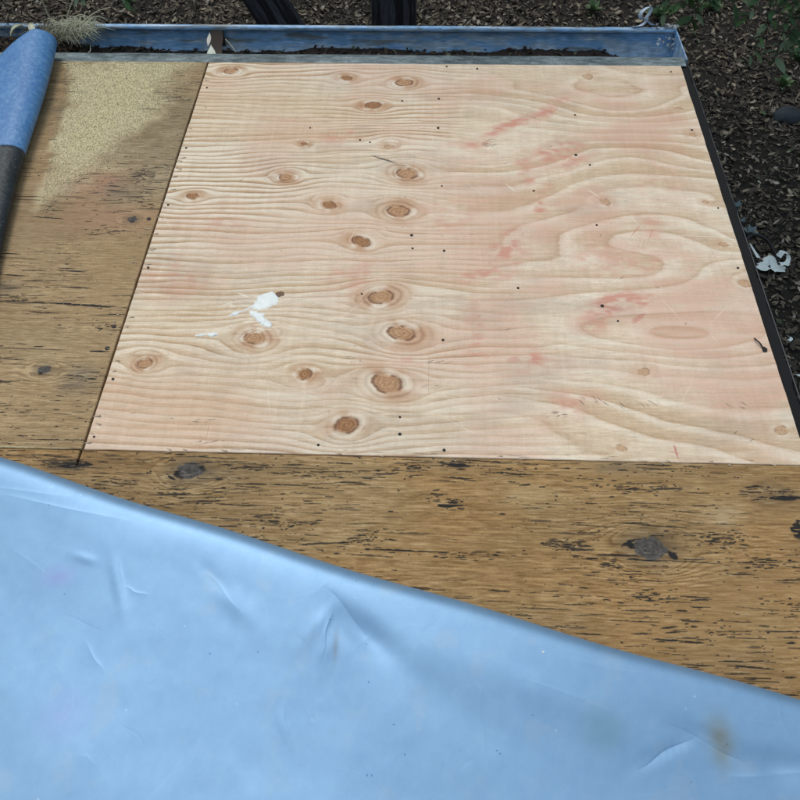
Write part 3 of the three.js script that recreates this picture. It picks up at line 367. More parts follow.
// dry grass caught by the flap, long stems, loose leaf and straw
const straw = std({ color: lin(0.40, 0.38, 0.26), roughness: 0.85, side: THREE.DoubleSide }), strawPale = std({ color: lin(0.64, 0.64, 0.48), roughness: 0.85 });
{
  const t = thing('dry_grass_clump', 'tangled tuft of pale dry grass in the gutter beside the folded flap', 'dry grass');
  const R = rng(801), mk = (n, cx, cz, cy, sp, len, pale) => { const gs = []; for (let k = 0; k < n; k++) { const a = R() * 6.28, x = cx + (R() + R() - 1) * sp, z = cz + (R() - 0.5) * sp * 0.9, y = cy + (R() - 0.5) * 0.02, L = len * (0.35 + R() * 0.9), dx = Math.cos(a) * L, dz = Math.sin(a) * L * 0.6, up = (R() - 0.2) * L * 0.45; gs.push(tube([[x, y, z], [x + dx * 0.4, y + up + 0.012, z + dz * 0.4], [x + dx, y + up * (0.4 + R()), z + dz]], 0.0011, 0.0004, 7, 4)); } return mergeGeometries(gs); };
  mesh('pale_blades', mk(190, -0.392, -0.160, -0.004, 0.055, 0.058), strawPale, t).userData.kind = 'stuff';
  mesh('tan_blades', mk(150, -0.425, -0.15, -0.018, 0.075, 0.070), straw, t).userData.kind = 'stuff';
  mesh('brown_blades', mk(70, -0.50, -0.16, -0.02, 0.13, 0.07), std({ color: lin(0.14, 0.11, 0.07), roughness: 0.9 }), t).userData.kind = 'stuff';
  const g2 = 'dry stalks standing up from the grass tuft';
  tag(mesh('dry_stalk', tube([[-0.455, -0.02, -0.17], [-0.468, 0.03, -0.178], [-0.470, 0.07, -0.18], [-0.462, 0.14, -0.19]], 0.0022, 0.0012, 16, 6), straw), 'upright dry stalk rising out of the grass tuft', 'dry stalk', g2);
  tag(mesh('dry_stalk', tube([[-0.430, -0.02, -0.16], [-0.412, 0.03, -0.17], [-0.385, 0.07, -0.18], [-0.33, 0.13, -0.19]], 0.0021, 0.001, 16, 6), straw), 'slanting dry stalk leaning away from the grass tuft', 'dry stalk', g2);
  tag(mesh('dry_stalk', tube([[-0.395, 0.0, -0.18], [-0.36, 0.022, -0.182], [-0.322, 0.042, -0.18], [-0.29, 0.05, -0.18]], 0.0016, 0.0007, 16, 6), strawPale), 'low forked dry stalk over the gutter rim beside the pale grass', 'dry stalk', g2);
  tag(mesh('dry_stalk', tube([[-0.372, -0.05, -0.16], [-0.35, -0.03, -0.10], [-0.335, -0.006, -0.05]], 0.0014, 0.0008, 12, 6), strawPale), 'thin straw from the grass tuft down onto the grey flashing', 'dry stalk', g2);
  for (const [x, z, y, a, lab] of [[-0.545, -0.13, -0.005, 0.5, 'curled pale dead leaf at the outer end of the grass tuft'], [-0.50, -0.125, 0.0, 2.0, 'small pale dead leaf against the folded flap end']]) { const l = grid(6, 4, (u, v) => [(u - 0.5) * 0.045, 0.010 * Math.sin(u * 3.1) + 0.006 * (v - 0.5) ** 2 * 4, (v - 0.5) * 0.018 * Math.sin(u * 2.9 + 0.15)]); l.rotateZ(0.5); l.rotateY(a); l.translate(x, y + 0.012, z); tag(mesh('dead_leaf', l, strawPale), lab, 'dead leaf'); }
  // on the hanger strap
  const dl = grid(6, 8, (u, v) => { const w = Math.pow(Math.sin(v * Math.PI), 0.9) * 0.013 * (v < 0.45 ? 1 : 0.9); return [-0.016 + (u - 0.5) * 2 * w + (v - 0.5) * 0.004, -0.020 - v * 0.030 + 0.004 * Math.sin(u * 3.1), -0.115 + v * 0.055]; });
  tag(mesh('dead_leaf', dl, std({ color: lin(0.78, 0.80, 0.66), roughness: 0.6 })), 'pale diamond shaped leaf stuck on the brown gutter hanger', 'dead leaf');
  const d2 = grid(4, 6, (u, v) => { const w = Math.sin(v * Math.PI) * 0.006; return [-0.03 + (u - 0.5) * 2 * w, -0.012 - v * 0.018 + 0.003 * u, -0.165 + v * 0.04]; });
  tag(mesh('dead_leaf', d2, std({ color: lin(0.62, 0.58, 0.50), roughness: 0.6 })), 'narrow pale leaf scrap on the gutter hanger behind the diamond leaf', 'dead leaf');
  tag(mesh('straw', tube([[0.008, -0.035, -0.175], [0.035, -0.022, -0.12], [0.062, -0.002, -0.05]], 0.0012, 0.0009, 12, 6), straw), 'single straw lying across the gutter beside the brown hanger', 'straw');
}
// a loop of torn strip on the rim and chips at the end cap
{
  const wm = std({ color: lin(0.52, 0.62, 0.74), roughness: 0.5 });
  const pts = [[1.125, -0.006, -0.202], [1.150, -0.003, -0.204], [1.160, 0.010, -0.204], [1.143, 0.018, -0.206], [1.143, 0.029, -0.208], [1.156, 0.041, -0.212], [1.168, 0.042, -0.214], [1.167, 0.030, -0.210], [1.160, 0.014, -0.206], [1.182, -0.002, -0.202]].map((p) => new THREE.Vector3(...p));
  const c = new THREE.CatmullRomCurve3(pts);
  const g = grid(70, 2, (u, v) => { const p = c.getPointAt(clamp(u, 0.001, 0.999)), w = 0.008 * (0.7 + 0.6 * vn(u * 8, 1, 811)); return [p.x + (v - 0.5) * w, p.y + (v - 0.5) * w * 0.5, p.z + (v - 0.5) * w]; });
  tag(mesh('torn_strip', g, wm), 'twisted loop of torn pale strip standing on the gutter rim', 'torn strip');
  const R = rng(820), gs = []; for (let k = 0; k < 46; k++) { const on = R() < 0.5, g2 = grid(2, 2, (u, v) => [(u - 0.5) * 0.010, 0.002 * Math.sin(u * 3 + v), (v - 0.5) * 0.006]); g2.rotateX((R() - 0.5) * 2); g2.rotateY(R() * 6); g2.rotateZ((R() - 0.5) * 2); const x = 1.19 + R() * 0.06; g2.translate(x, on ? -0.004 + R() * 0.004 : -0.012 - R() * 0.055, on ? -0.206 + R() * 0.012 : -0.190 + R() * 0.03); gs.push(g2); }
  tag(mesh('bark_chips', mergeGeometries(gs), std({ color: lin(0.34, 0.36, 0.36), roughness: 0.8 })), 'pale flakes of litter caught at the closed gutter end', 'litter flakes', null, 'stuff');
}

// ---------------------------------------------------------------- folded roof covering
// the sheet runs flat, turns over on a round fold and lies back on itself. line(s) is the fold on the deck, side(s) the way it folds back
function folded({ line, r, H, tMax, tLow, ns, nt, s0, s1, thick = 0.0016, trim = () => 0, uv }) {
  const na = 18, nl = 6, path = nt + na + nl, P = [], U = [], I = [], row = path + 1;
  const at = (s, k) => {                            // k-th point across: upper far end -> fold -> lower end; returns local (t, y)
    const R = r(s);
    if (k <= nt) { const t = tMax * Math.pow(1 - k / nt, 1.6); return [t, H(s, t)]; }
    if (k <= nt + na) { const a = Math.PI / 2 + Math.PI * (k - nt) / na; return [Math.cos(a) * R * 1.5, R + Math.sin(a) * R + (H(s, 0) - 2 * R) * (1 - (k - nt) / na) + 0.0024 * (k - nt) / na]; }
    const f = (k - nt - na) / nl; return [tLow * f, 0.0022];
  };
  for (let layer = 0; layer < 2; layer++) for (let i = 0; i <= ns; i++) for (let k = 0; k <= path; k++) {
    let s = lerp(s0, s1, i / ns); const [tt] = at(s, k); const tr = trim(tt, k > nt + na); s = lerp(s0 + tr, s1, i / ns);
    let [t, y] = at(s, k);
    if (layer) { const a = at(s, Math.max(0, k - 1)), b = at(s, Math.min(path, k + 1)), dx = b[0] - a[0], dy = b[1] - a[1], L = Math.hypot(dx, dy) || 1; t -= dy / L * -thick * -1; y -= -dx / L * -thick * -1; }
    const [x, z, nx, nz] = line(s); const X = x + nx * t, Z = z + nz * t; P.push(X, Math.max(0.0009, y), Z); U.push(...uv(X, Z, s, t, k <= nt));
  }
  const off = (ns + 1) * row, q = (a, b, c, d) => I.push(a, b, c, b, d, c);
  for (let i = 0; i < ns; i++) for (let k = 0; k < path; k++) { const a = i * row + k; q(a, a + row, a + 1, a + row + 1); q(off + a, off + a + 1, off + a + row, off + a + row + 1); }
  for (let k = 0; k < path; k++) { q(k, k + 1, off + k, off + k + 1); const a = ns * row + k; q(a, off + a, a + 1, off + a + 1); }
  for (let i = 0; i < ns; i++) { const a = i * row; q(a, off + a, a + row, off + a + row); const b = a + path; q(b, b + row, off + b, off + b + row); }
  const g = new THREE.BufferGeometry(); g.setAttribute('position', new THREE.Float32BufferAttribute(P, 3)); g.setAttribute('uv', new THREE.Float32BufferAttribute(U, 2)); g.setIndex(I); g.computeVertexNormals(); return g;
}
// thin creases in the cover: x, z, direction, half length, width, height
function creaseList() {
  const R = rng(925), L = [];
  const add = (x, z, a, len, w, h) => L.push([x, z, Math.cos(a), Math.sin(a), len, w, h]);
  add(0.29, 1.475, 0.75, 0.05, 0.012, 0.12); add(0.445, 1.535, 1.75, 0.035, 0.005, 0.20); add(0.47, 1.50, 0.85, 0.05, 0.022, -0.40); add(0.95, 1.665, 0.45, 0.06, 0.012, -0.40); add(0.90, 1.675, -0.45, 0.05, 0.005, -0.22); add(1.03, 1.70, -0.1, 0.06, 0.012, 0.3); add(0.02, 1.345, 0.2, 0.12, 0.012, 0.16); add(-0.05, 1.315, 0.12, 0.10, 0.012, 0.12);
  add(0.135, 1.46, 1.35, 0.035, 0.004, 0.10); add(0.16, 1.475, 0.3, 0.022, 0.005, 0.10); add(0.12, 1.57, 0.9, 0.03, 0.008, 0.10); add(0.40, 1.645, 1.3, 0.025, 0.004, 0.08); add(0.78, 1.61, 0.3, 0.06, 0.006, 0.14);
  for (let k = 0; k < 60; k++) add(-0.25 + R() * 1.5, 1.3 + R() * 0.6, (R() < 0.6 ? 0.5 : 1.9) + (R() - 0.5) * 1.3, 0.015 + R() * R() * 0.09, 0.002 + R() * 0.005, (R() - 0.4) * 0.08);
  return L;
}
// the broad pale blue cover in front
{
  const dx = 0.9596, dz = 0.2815, box = [-0.35, 1.15, 1.75, 1.0];
  const CREASE = creaseList();
  const [tc, tb] = paint(2048, 1200, (u, v, o) => {
    const x = box[0] + u * box[2], z = box[1] + v * box[3], n = fbm(x * 5, z * 5, 901, 4) - 0.5, f = fbm(x * 90, z * 90, 902, 3) - 0.5, w = vn(x * 700, z * 700, 903) - 0.5, st = fbm(x * 40 + z * 20, z * 6 - x * 20, 904, 3) - 0.5;
    let r = 126, g = 164, b = 199; const d = n * 12 + f * 9 + w * 5 + st * 8; r += d * 0.7; g += d * 0.65; b += d * 0.5;
    const stn = (cx, cz, sx, sz, R2, G2, B2, k) => { const q = ((x - cx) / sx) ** 2 + ((z - cz) / sz) ** 2; if (q < 4) { const a = clamp(k * Math.exp(-q) * (0.5 + 1.0 * fbm(x * 60, z * 60, 905, 3))); r = lerp(r, R2, a); g = lerp(g, G2, a); b = lerp(b, B2, a); } };
    stn(0.035, 1.455, 0.022, 0.014, 140, 145, 198, 0.5); stn(0.02, 1.275, 0.03, 0.02, 140, 150, 200, 0.3); stn(0.97, 1.66, 0.016, 0.03, 120, 125, 120, 0.7); stn(0.82, 1.65, 0.03, 0.03, 105, 140, 150, 0.4); stn(0.10, 1.65, 0.03, 0.03, 140, 150, 205, 0.3); stn(0.46, 1.55, 0.004, 0.02, 110, 125, 140, 0.6);
    const sp = h2(Math.floor(x * 500), Math.floor(z * 500), 9); if (sp > 0.9998) { r -= 40; g -= 40; b -= 30; } else if (sp < 0.0001) { r += 30; g += 24; b += 16; }
    const sc = sst(0.975, 1, 1 - Math.abs(fbm(x * 6 + 2, z * 9, 906, 3) - 0.5) * 2) * vn(x * 30, z * 30, 907) * 0.10; r += 40 * sc; g += 36 * sc; b += 26 * sc;
    let cr = 0; for (const c of CREASE) { const px = x - c[0], pz = z - c[1]; if (px > 0.22 || px < -0.22 || pz > 0.22 || pz < -0.22) continue; const u2 = (px * c[2] + pz * c[3]) / c[4]; if (u2 > 1 || u2 < -1) continue; const q = (-px * c[3] + pz * c[2] + 0.004 * (vn(u2 * 1.3 + c[0] * 50, 3, 908) - 0.5) * 2) / c[5]; cr += c[6] * (1 - u2 * u2) * (q > 0 ? Math.exp(-q * 1.1) : Math.exp(q * 3.2)); }
    const dust = sst(0.62, 0.8, fbm(x * 26, z * 26, 909, 4)) * 0.16; r = lerp(r, 168, dust); g = lerp(g, 176, dust); b = lerp(b, 184, dust);
    o[0] = r; o[1] = g; o[2] = b; o[3] = 0.42 + cr + st * 0.02;
  });
  const cm = new THREE.MeshPhysicalMaterial({ map: tc, bumpMap: tb, bumpScale: 0.0034, roughness: 0.47, metalness: 0.5 });
  tc.wrapS = tc.wrapT = tb.wrapS = tb.wrapT = THREE.MirroredRepeatWrapping;
  // creases: x, z, turn, half length, half width, height
  const CR = [[0.30, 1.475, 0.75, 0.06, 0.014, 0.0045], [0.285, 1.46, 0.75, 0.05, 0.012, -0.004], [0.44, 1.50, 2.2, 0.05, 0.006, 0.003], [0.50, 1.52, 0.75, 0.07, 0.022, -0.010], [0.445, 1.55, 1.65, 0.03, 0.004, 0.003], [0.95, 1.655, 0.5, 0.06, 0.014, -0.0045], [0.985, 1.67, 1.0, 0.05, 0.018, 0.0035], [0.90, 1.67, -0.45, 0.05, 0.006, -0.003],
    [1.05, 1.69, 0.1, 0.07, 0.02, -0.008], [0.13, 1.46, 1.2, 0.05, 0.006, 0.002], [0.05, 1.33, 0.25, 0.10, 0.012, 0.0035], [-0.06, 1.31, 0.15, 0.10, 0.016, -0.003], [0.40, 1.65, 1.2, 0.02, 0.003, 0.002], [0.62, 1.62, 0.55, 0.12, 0.03, -0.004], [0.76, 1.60, 0.42, 0.16, 0.03, 0.005], [0.30, 1.35, 0.3, 0.05, 0.008, 0.0015], [0.07, 1.42, 0.2, 0.02, 0.006, 0.002]];
  const relief = (x, z) => { let h = 0; for (const [cx, cz, a, L, W, k] of CR) { const px = x - cx, pz = z - cz; if (Math.abs(px) > 0.3 || Math.abs(pz) > 0.3) continue; const u = (px * Math.cos(a) + pz * Math.sin(a)) / L, w = (-px * Math.sin(a) + pz * Math.cos(a)) / W; h += k * Math.exp(-u * u * 1.3 - w * w); } return h + 0.010 * (fbm(x * 3.1 + 1, z * 3.6, 911, 2) - 0.5) + 0.0035 * (fbm(x * 9, z * 10, 912, 2) - 0.5) + 0.0009 * (fbm(x * 30, z * 30, 913, 2) - 0.5); };
  const g = folded({
    line: (s) => { const z = 1.312 + 0.2935 * s + 0.008 * Math.sin(clamp((s + 0.14) / 1.24) * Math.PI) + 0.002 * Math.sin(s * 17); return [s, z, -dz, dx]; },
    r: () => 0.019, s0: -1.6, s1: 1.34, ns: 380, nt: 220, tMax: 1.5, tLow: 1.4, uv: (x, z) => [(x - box[0]) / box[2], (z - box[1]) / box[3]],
    H: (s, t) => { const x = s - dz * t, z = 1.312 + 0.2935 * s + dx * t; return 0.0405 - 0.029 * (1 - Math.exp(-Math.pow(t / 0.17, 1.6))) - 0.005 * sst(0.3, 0.6, t) + 0.6 * relief(x, z) * sst(0, 0.07, t); },
  });
  const t = thing('roof_cover', 'broad pale blue roofing membrane folded back over the brown plywood', 'roofing membrane');
  mesh('membrane', g, cm, t);
  const fk = grid(5, 4, (u, v) => [0.7485 + (u - 0.5) * 0.005, 0.0395 + 0.0012 * Math.sin(u * 3.1) * Math.sin(v * 3.1), 1.5525 + (v - 0.5) * 0.004 * (0.6 + 0.6 * vn(u * 3, 1, 921))]);
  tag(mesh('paint_flake', fk, std({ color: lin(0.72, 0.74, 0.74), roughness: 0.7 })), 'tiny white flake on the edge of the pale blue membrane', 'flake');
}
// the narrower flap at the gutter: blue end, charcoal body
{
  const [bc, bb] = paint(512, 512, (u, v, o) => { const x = u * 0.4, y = v * 0.4, n = fbm(x * 170, y * 130, 931, 4), m = fbm(x * 14, y * 9, 932, 3), k = sst(0.30, 0.85, n); const e = (m - 0.5) * 40 + (vn(x * 900, y * 900, 933) - 0.5) * 22; o[0] = lerp(76, 104, k) + e * 0.7; o[1] = lerp(128, 150, k) + e * 0.7; o[2] = lerp(184, 196, k) + e * 0.5; o[3] = n; });
  const [dc, db] = paint(512, 512, (u, v, o) => { const x = u * 0.4, y = v * 0.4, n = fbm(x * 120, y * 120, 941, 4), m = fbm(x * 10, y * 8, 942, 3), sp = h2(Math.floor(x * 420), Math.floor(y * 420), 3); const e = (n - 0.5) * 26 + (m - 0.5) * 22 + (sp > 0.975 ? 46 : 0); o[0] = 34 + e; o[1] = 44 + e; o[2] = 50 + e; o[3] = n; });
  const blueM = std({ map: bc, bumpMap: bb, bumpScale: 0.0009, roughness: 0.5 }), darkM = std({ map: dc, bumpMap: db, bumpScale: 0.0012, roughness: 0.55 });
  const ang = Math.atan2(0.155, 0.83), nx = -Math.cos(ang), nz = Math.sin(ang) * 0.6;
  const spec = (s0, s1, ns, trim) => folded({
    line: (s) => [-0.452 + 0.172 * s + 0.004 * Math.sin(s * 9), s - 0.02, nx, nz], r: (s) => lerp(0.038, 0.016, clamp(s / 0.8)), s0, s1, ns, nt: 40, tMax: 0.7, tLow: 0.6, trim, thick: 0.0035,
    H: (s, t) => { const R = lerp(0.038, 0.016, clamp(s / 0.8)); return lerp(2 * R, 0.012, sst(0.0, 0.20, t)) + 0.0025 * (fbm(s * 8, t * 8, 951, 2) - 0.5); }, uv: (x, z, s, t) => [t / 0.4, s / 0.4],
  });
  const t = thing('roof_flap', 'narrow rolled back roofing flap with blue end and charcoal body by the gutter', 'roofing membrane');
  mesh('blue_end', spec(0.0, 0.455, 70, (tt, low) => (low ? 0 : Math.min(0.36, 0.95 * Math.max(0, tt + 0.012)))), blueM, t);
  mesh('charcoal_body', spec(0.456, 1.13, 70, () => 0), darkM, t);
}

// ---------------------------------------------------------------- sawdust
{
  const dep = (x, z) => { const d = inside(x, z); return 0.0042 * sst(0.0, 0.09, d) - 0.0024 + 0.0058 * (fbm(x * 24, z * 28, 961, 4) - 0.52) + 0.0012 * (fbm(x * 110, z * 110, 962, 2) - 0.5) - 0.0018 * sst(0.3, 0.6, z) - (d < -0.012 ? 0.004 : 0); };
  const t = thing('sawdust', 'pale yellow sawdust spread on the grey plywood near the gutter', 'sawdust'); t.userData.kind = 'stuff';
  const [sc, sb] = paint(512, 512, (u, v, o) => { const n = vn(u * 260, v * 260, 971), m = fbm(u * 60, v * 60, 972, 4), c = (n - 0.5) * 46 + (m - 0.5) * 60, d = h2(Math.floor(u * 300), Math.floor(v * 300), 6) > 0.994 ? -34 : 0; const c2 = c * 0.42; o[0] = 208 + c2 + d; o[1] = 195 + c2 + d; o[2] = 154 + c2 + d; o[3] = n * 0.6 + m * 0.4; });
  mesh('dust_bed', grid(170, 240, (u, v) => { const x = lerp(-0.42, -0.008, u), z = lerp(0.0025, 0.66, v); return [x, Math.max(-0.004, dep(x, z)), z]; }, (p) => [p[0] / 0.4, p[2] / 0.4]), std({ map: sc, bumpMap: sb, bumpScale: 0.0005, roughness: 1 }), t);
  const R = rng(981), gr = new THREE.TetrahedronGeometry(0.0009), N = 26000, im = new THREE.InstancedMesh(gr, std({ color: lin(1, 1, 1), roughness: 1 }), N), m = new THREE.Matrix4(), e = new THREE.Euler(), q = new THREE.Quaternion(), c = new THREE.Color(); let k = 0;
  while (k < N) {
    const far = R() < 0.06, x = far ? -0.34 + R() * 0.33 : lerp(-0.42, -0.012, R()), z = far ? R() * 1.2 : lerp(0.004, 0.68, R()); if (!far && inside(x, z) < -0.002 + 0.014 * Math.log(R() + 1e-6) * (x > -0.25 ? 1 : 0.3)) continue; if (x < -0.405 + 0.187 * z + 0.05 - 0.02) continue;
    e.set(R() * 6, R() * 6, R() * 6); const s = 0.45 + R() * R() * 1.5; m.compose(new THREE.Vector3(x, Math.max(0, dep(x, z)) + 0.0006, z), q.setFromEuler(e), new THREE.Vector3(s * (1 + R()), s * 0.7, s)); im.setMatrixAt(k, m);
    const w = R(); im.setColorAt(k, w < 0.03 ? c.setRGB(0.12, 0.09, 0.05) : w < 0.3 ? c.setRGB(0.68, 0.61, 0.44) : c.setRGB(0.60, 0.53, 0.35)); k++;
  }
  im.name = 'dust_grains'; shade(im); tag(im, null, null, null, 'stuff'); t.add(im);
}

// ---------------------------------------------------------------- ground, litter, stones
const [gc, gb] = paint(1024, 1024, (u, v, o) => { const p = (s, n) => { const a = fbm(u * s, v * s, 1001 + s, n), b2 = fbm((u - 1) * s, v * s, 1001 + s, n), c2 = fbm(u * s, (v - 1) * s, 1001 + s, n), d2 = fbm((u - 1) * s, (v - 1) * s, 1001 + s, n); return lerp(lerp(a, b2, u), lerp(c2, d2, u), v); }; const n = p(110, 3), m = p(14, 3), k = (n - 0.5) * 46 + (m - 0.5) * 34; o[0] = 34 + k * 0.8; o[1] = 31 + k * 0.8; o[2] = 26 + k * 0.7; o[3] = n; });
gc.repeat.set(1, 1);
{
  const gm = std({ map: gc, bumpMap: gb, bumpScale: 0.02, roughness: 1 });
  const uvm = (p) => [p[0] / 4, p[2] / 4];
  const near = grid(150, 150, (u, v) => { const x = lerp(-12, 12, u), z = lerp(-16, 8, v), e = sst(0, 0.08, Math.min(u, 1 - u, v, 1 - v)); return [x, GY + e * (0.06 * (fbm(x * 0.9, z * 0.9, 1011, 3) - 0.5)), z]; }, uvm);
  const ring = (x0, x1, z0, z1) => grid(1, 1, (u, v) => [lerp(x0, x1, u), GY, lerp(z0, z1, v)], uvm);
  tag(mesh('ground', mergeGeometries([near, ring(-400, -12, -400, 400), ring(12, 400, -400, 400), ring(-12, 12, -400, -16), ring(-12, 12, 8, 400)]), gm), 'dark shaded soil under the trees below the roof', null, null, 'structure');
}
const gh = (x, z) => GY + 0.06 * (fbm(x * 0.9, z * 0.9, 1011, 3) - 0.5);
{
  const leaf = (() => { const P = [[-1, 0, 0], [-0.45, 0.10, 0.36], [-0.4, 0.02, 0], [-0.45, 0.12, -0.36], [0.35, 0.16, 0.33], [0.4, 0.06, 0], [0.35, 0.15, -0.33], [1, 0.22, 0]], I = [0, 1, 2, 0, 2, 3, 1, 4, 2, 4, 5, 2, 2, 5, 3, 5, 6, 3, 4, 7, 5, 5, 7, 6]; const g = new THREE.BufferGeometry(); g.setAttribute('position', new THREE.Float32BufferAttribute(P.flat(), 3)); g.setAttribute('uv', new THREE.Float32BufferAttribute(P.map((p) => [p[0], p[2]]).flat(), 2)); g.setIndex(I); g.computeVertexNormals(); return g; })();
  const N = 330000, R = rng(1020), im = new THREE.InstancedMesh(leaf, std({ color: lin(1, 1, 1), roughness: 0.75 }), N), m = new THREE.Matrix4(), e = new THREE.Euler(), q = new THREE.Quaternion(), c = new THREE.Color(); let k = 0;
  while (k < N) {
    const x = -7 + R() * 14, z = -10 + R() * 13.5; if (R() > sst(0, 2.2, Math.min(x + 7, 7 - x, z + 10, 3.5 - z) + 0.8 * (fbm(x, z, 1033, 2) - 0.5))) continue; if (x > -1.2 && x < 1.2 && z > 0) continue;
    const bare = sst(0.44, 0.56, fbm(x * 1.1 + 4, z * 1.1, 1031, 3)); if (R() < bare * 0.5) continue;
    e.set((R() - 0.5) * 1.1, R() * 6.28, (R() - 0.5) * 1.1); const s = 0.006 + Math.pow(R(), 3) * 0.029; m.compose(new THREE.Vector3(x, gh(x, z) + 0.004 + R() * 0.02, z), q.setFromEuler(e), new THREE.Vector3(s, s, s * (0.7 + R() * 0.7))); im.setMatrixAt(k, m);
    const w = R(), v = 0.6 + R() * 0.8; if (w < 0.48) c.setRGB(0.050 * v, 0.040 * v, 0.029 * v); else if (w < 0.81) c.setRGB(0.140 * v, 0.113 * v, 0.078 * v); else if (w < 0.95) c.setRGB(0.29 * v, 0.25 * v, 0.185 * v); else if (w < 0.96) c.setRGB(0.07 * v, 0.10 * v, 0.05 * v); else c.setRGB(0.34 * v, 0.32 * v, 0.27 * v);
    im.setColorAt(k, c); k++;
  }
  im.name = 'leaf_litter'; shade(im); tag(im, 'dry fallen leaves scattered over the dark ground', 'leaf litter', null, 'stuff'); scene.add(im);
}
{ // twigs among the litter
  const R = rng(1040), gs = []; for (let k = 0; k < 140; k++) { const x = -4 + R() * 9, z = -7 + R() * 8.5; if (x > -1.3 && x < 1.35 && z > -0.3) continue; const a = R() * 6.28, L = 0.08 + R() * 0.22, y = gh(x, z) + 0.02; gs.push(tube([[x, y, z], [x + Math.cos(a) * L * 0.5 + 0.02, y + 0.015, z + Math.sin(a) * L * 0.5], [x + Math.cos(a) * L, y, z + Math.sin(a) * L]], 0.004, 0.002, 6, 5)); }
  tag(mesh('fallen_twigs', mergeGeometries(gs), std({ color: lin(0.10, 0.085, 0.07), roughness: 0.9 })), 'thin broken twigs strewn among the fallen leaves', 'fallen twigs', null, 'stuff');
  const stone = (x, z, sx, sy, sz, seed) => { const g = mergeVertices(new THREE.IcosahedronGeometry(1, 4)), p = g.attributes.position; for (let i = 0; i < p.count; i++) { const a = p.getX(i), b = p.getY(i), c = p.getZ(i), k = 0.7 + 0.6 * fbm(a * 2.1 + 5, b * 2.1 + c * 1.7 + 5, seed, 5); p.setXYZ(i, a * k * sx, b * k * sy, c * k * sz); } g.computeVertexNormals(); g.translate(x, gh(x, z) + sy * 0.25, z); return g; };
  const rm = std({ color: lin(0.055, 0.07, 0.085), roughness: 0.85, bumpMap: gb, bumpScale: 0.01 });
  tag(mesh('stone', stone(3.10, -3.10, 0.105, 0.07, 0.08, 1051), rm), 'blue grey rounded stone half sunk in the leaf litter', 'stone');
}
// the white scrap with a black cord
{
  const wm = std({ color: lin(0.74, 0.84, 0.84), roughness: 0.55 });
  const x0 = 2.60, z0 = -1.59, R = (a) => 0.045 + 0.048 * Math.pow(Math.abs(Math.sin(a * 1.5 + 0.6)), 1.5) + 0.03 * (vn(a * 1.9 + 4, 2, 1061) - 0.5) + 0.018 * (vn(a * 6, 2, 1062) - 0.5);
  const g = grid(90, 16, (u, v) => { const a = u * 6.2832, r = R(u < 0.999 ? a : 0) * (0.12 + 0.88 * v), x = Math.cos(a) * r * 1.0, z = Math.sin(a) * r * 0.9; return [x0 + x, gh(x0, z0) + 0.035 + 0.05 * (fbm(x * 22 + 3, z * 22, 1063, 3) - 0.35) * (1.1 - 0.8 * v), z0 + z]; });
  const t = thing('crumpled_scrap', 'crumpled white plastic scrap on the dark ground by the black trim', 'plastic scrap');
  mesh('sheet', g, wm, t);
  mesh('torn_tail', grid(10, 2, (u, v) => [x0 - 0.06 - u * 0.04 + (v - 0.5) * 0.022 * (1 - u * 0.7), gh(x0, z0) + 0.05 + u * 0.03, z0 - 0.05 - u * 0.09]), wm, t);
  { const lc = new THREE.CatmullRomCurve3([[0.04, 0.06, -0.03], [0.065, 0.08, -0.045], [0.09, 0.075, -0.035], [0.092, 0.06, 0.0], [0.075, 0.05, 0.02], [0.04, 0.05, 0.02]].map(([a, b, c]) => new THREE.Vector3(x0 + a, GY + b, z0 + c)));
    mesh('torn_loop', grid(40, 3, (u, v) => { const p = lc.getPointAt(clamp(u, 0.001, 0.999)), w = 0.032 * (0.4 + 0.9 * fbm(u * 9, v * 2, 1066, 3)); return [p.x + (v - 0.5) * w * 0.6, p.y + 0.012 * vn(u * 14, v * 3, 1067), p.z + (v - 0.5) * w]; }), wm, t); }
  tag(mesh('black_cord', tube([[2.42, GY + 0.03, -1.66], [2.47, GY + 0.06, -1.74], [2.54, GY + 0.07, -1.80], [2.61, GY + 0.06, -1.77], [2.65, GY + 0.03, -1.68], [2.66, GY + 0.02, -1.60]], 0.011, 0.010, 40, 8), std({ color: lin(0.008, 0.008, 0.009), roughness: 0.6 })), 'black cord looped behind the white plastic scrap', 'cord');
  const chip = (x, z, a, lab) => tag(mesh('paper_chip', grid(6, 3, (u, v) => { const b = u * 2.6; return [x + Math.sin(b + a) * 0.02 + (v - 0.5) * 0.012, gh(x, z) + 0.03 + 0.01 * Math.sin(b), z - Math.cos(b + a) * 0.02 + (v - 0.5) * 0.012]; }), wm), lab, 'paper chip');
  chip(2.555, -1.02, 0.4, 'small curved white chip on the ground along the black trim'); chip(2.545, -0.77, 1.6, 'small white chip nearest to the paler plywood corner');
}

// ---------------------------------------------------------------- plants and trees
const leafGeo = (() => { const g = grid(2, 6, (u, v) => { const w = Math.pow(Math.sin(Math.pow(v, 0.8) * Math.PI), 0.8) * 0.20 + 0.004; return [(u - 0.5) * 2 * w, 0.12 * Math.sin(v * 2.4) - 0.10 * Math.abs(u - 0.5) * -1, v]; }); return g; })();
const leafM = [[0.13, 0.26, 0.085], [0.075, 0.17, 0.065], [0.24, 0.34, 0.19]].map(([r, g, b]) => new THREE.MeshPhysicalMaterial({ color: lin(r, g, b), roughness: 0.6, transmission: 0.3, thickness: 0 }));
const barkTex = paint(256, 512, (u, v, o) => { const n = fbm(u * 18, v * 9, 1101, 4), c = fbm(u * 40, v * 30, 1102, 3), k = sst(0.4, 0.62, n), e = (c - 0.5) * 30; o[0] = lerp(26, 66, k) + e; o[1] = lerp(28, 70, k) + e; o[2] = lerp(34, 78, k) + e; o[3] = n * 0.7 + c * 0.3; });
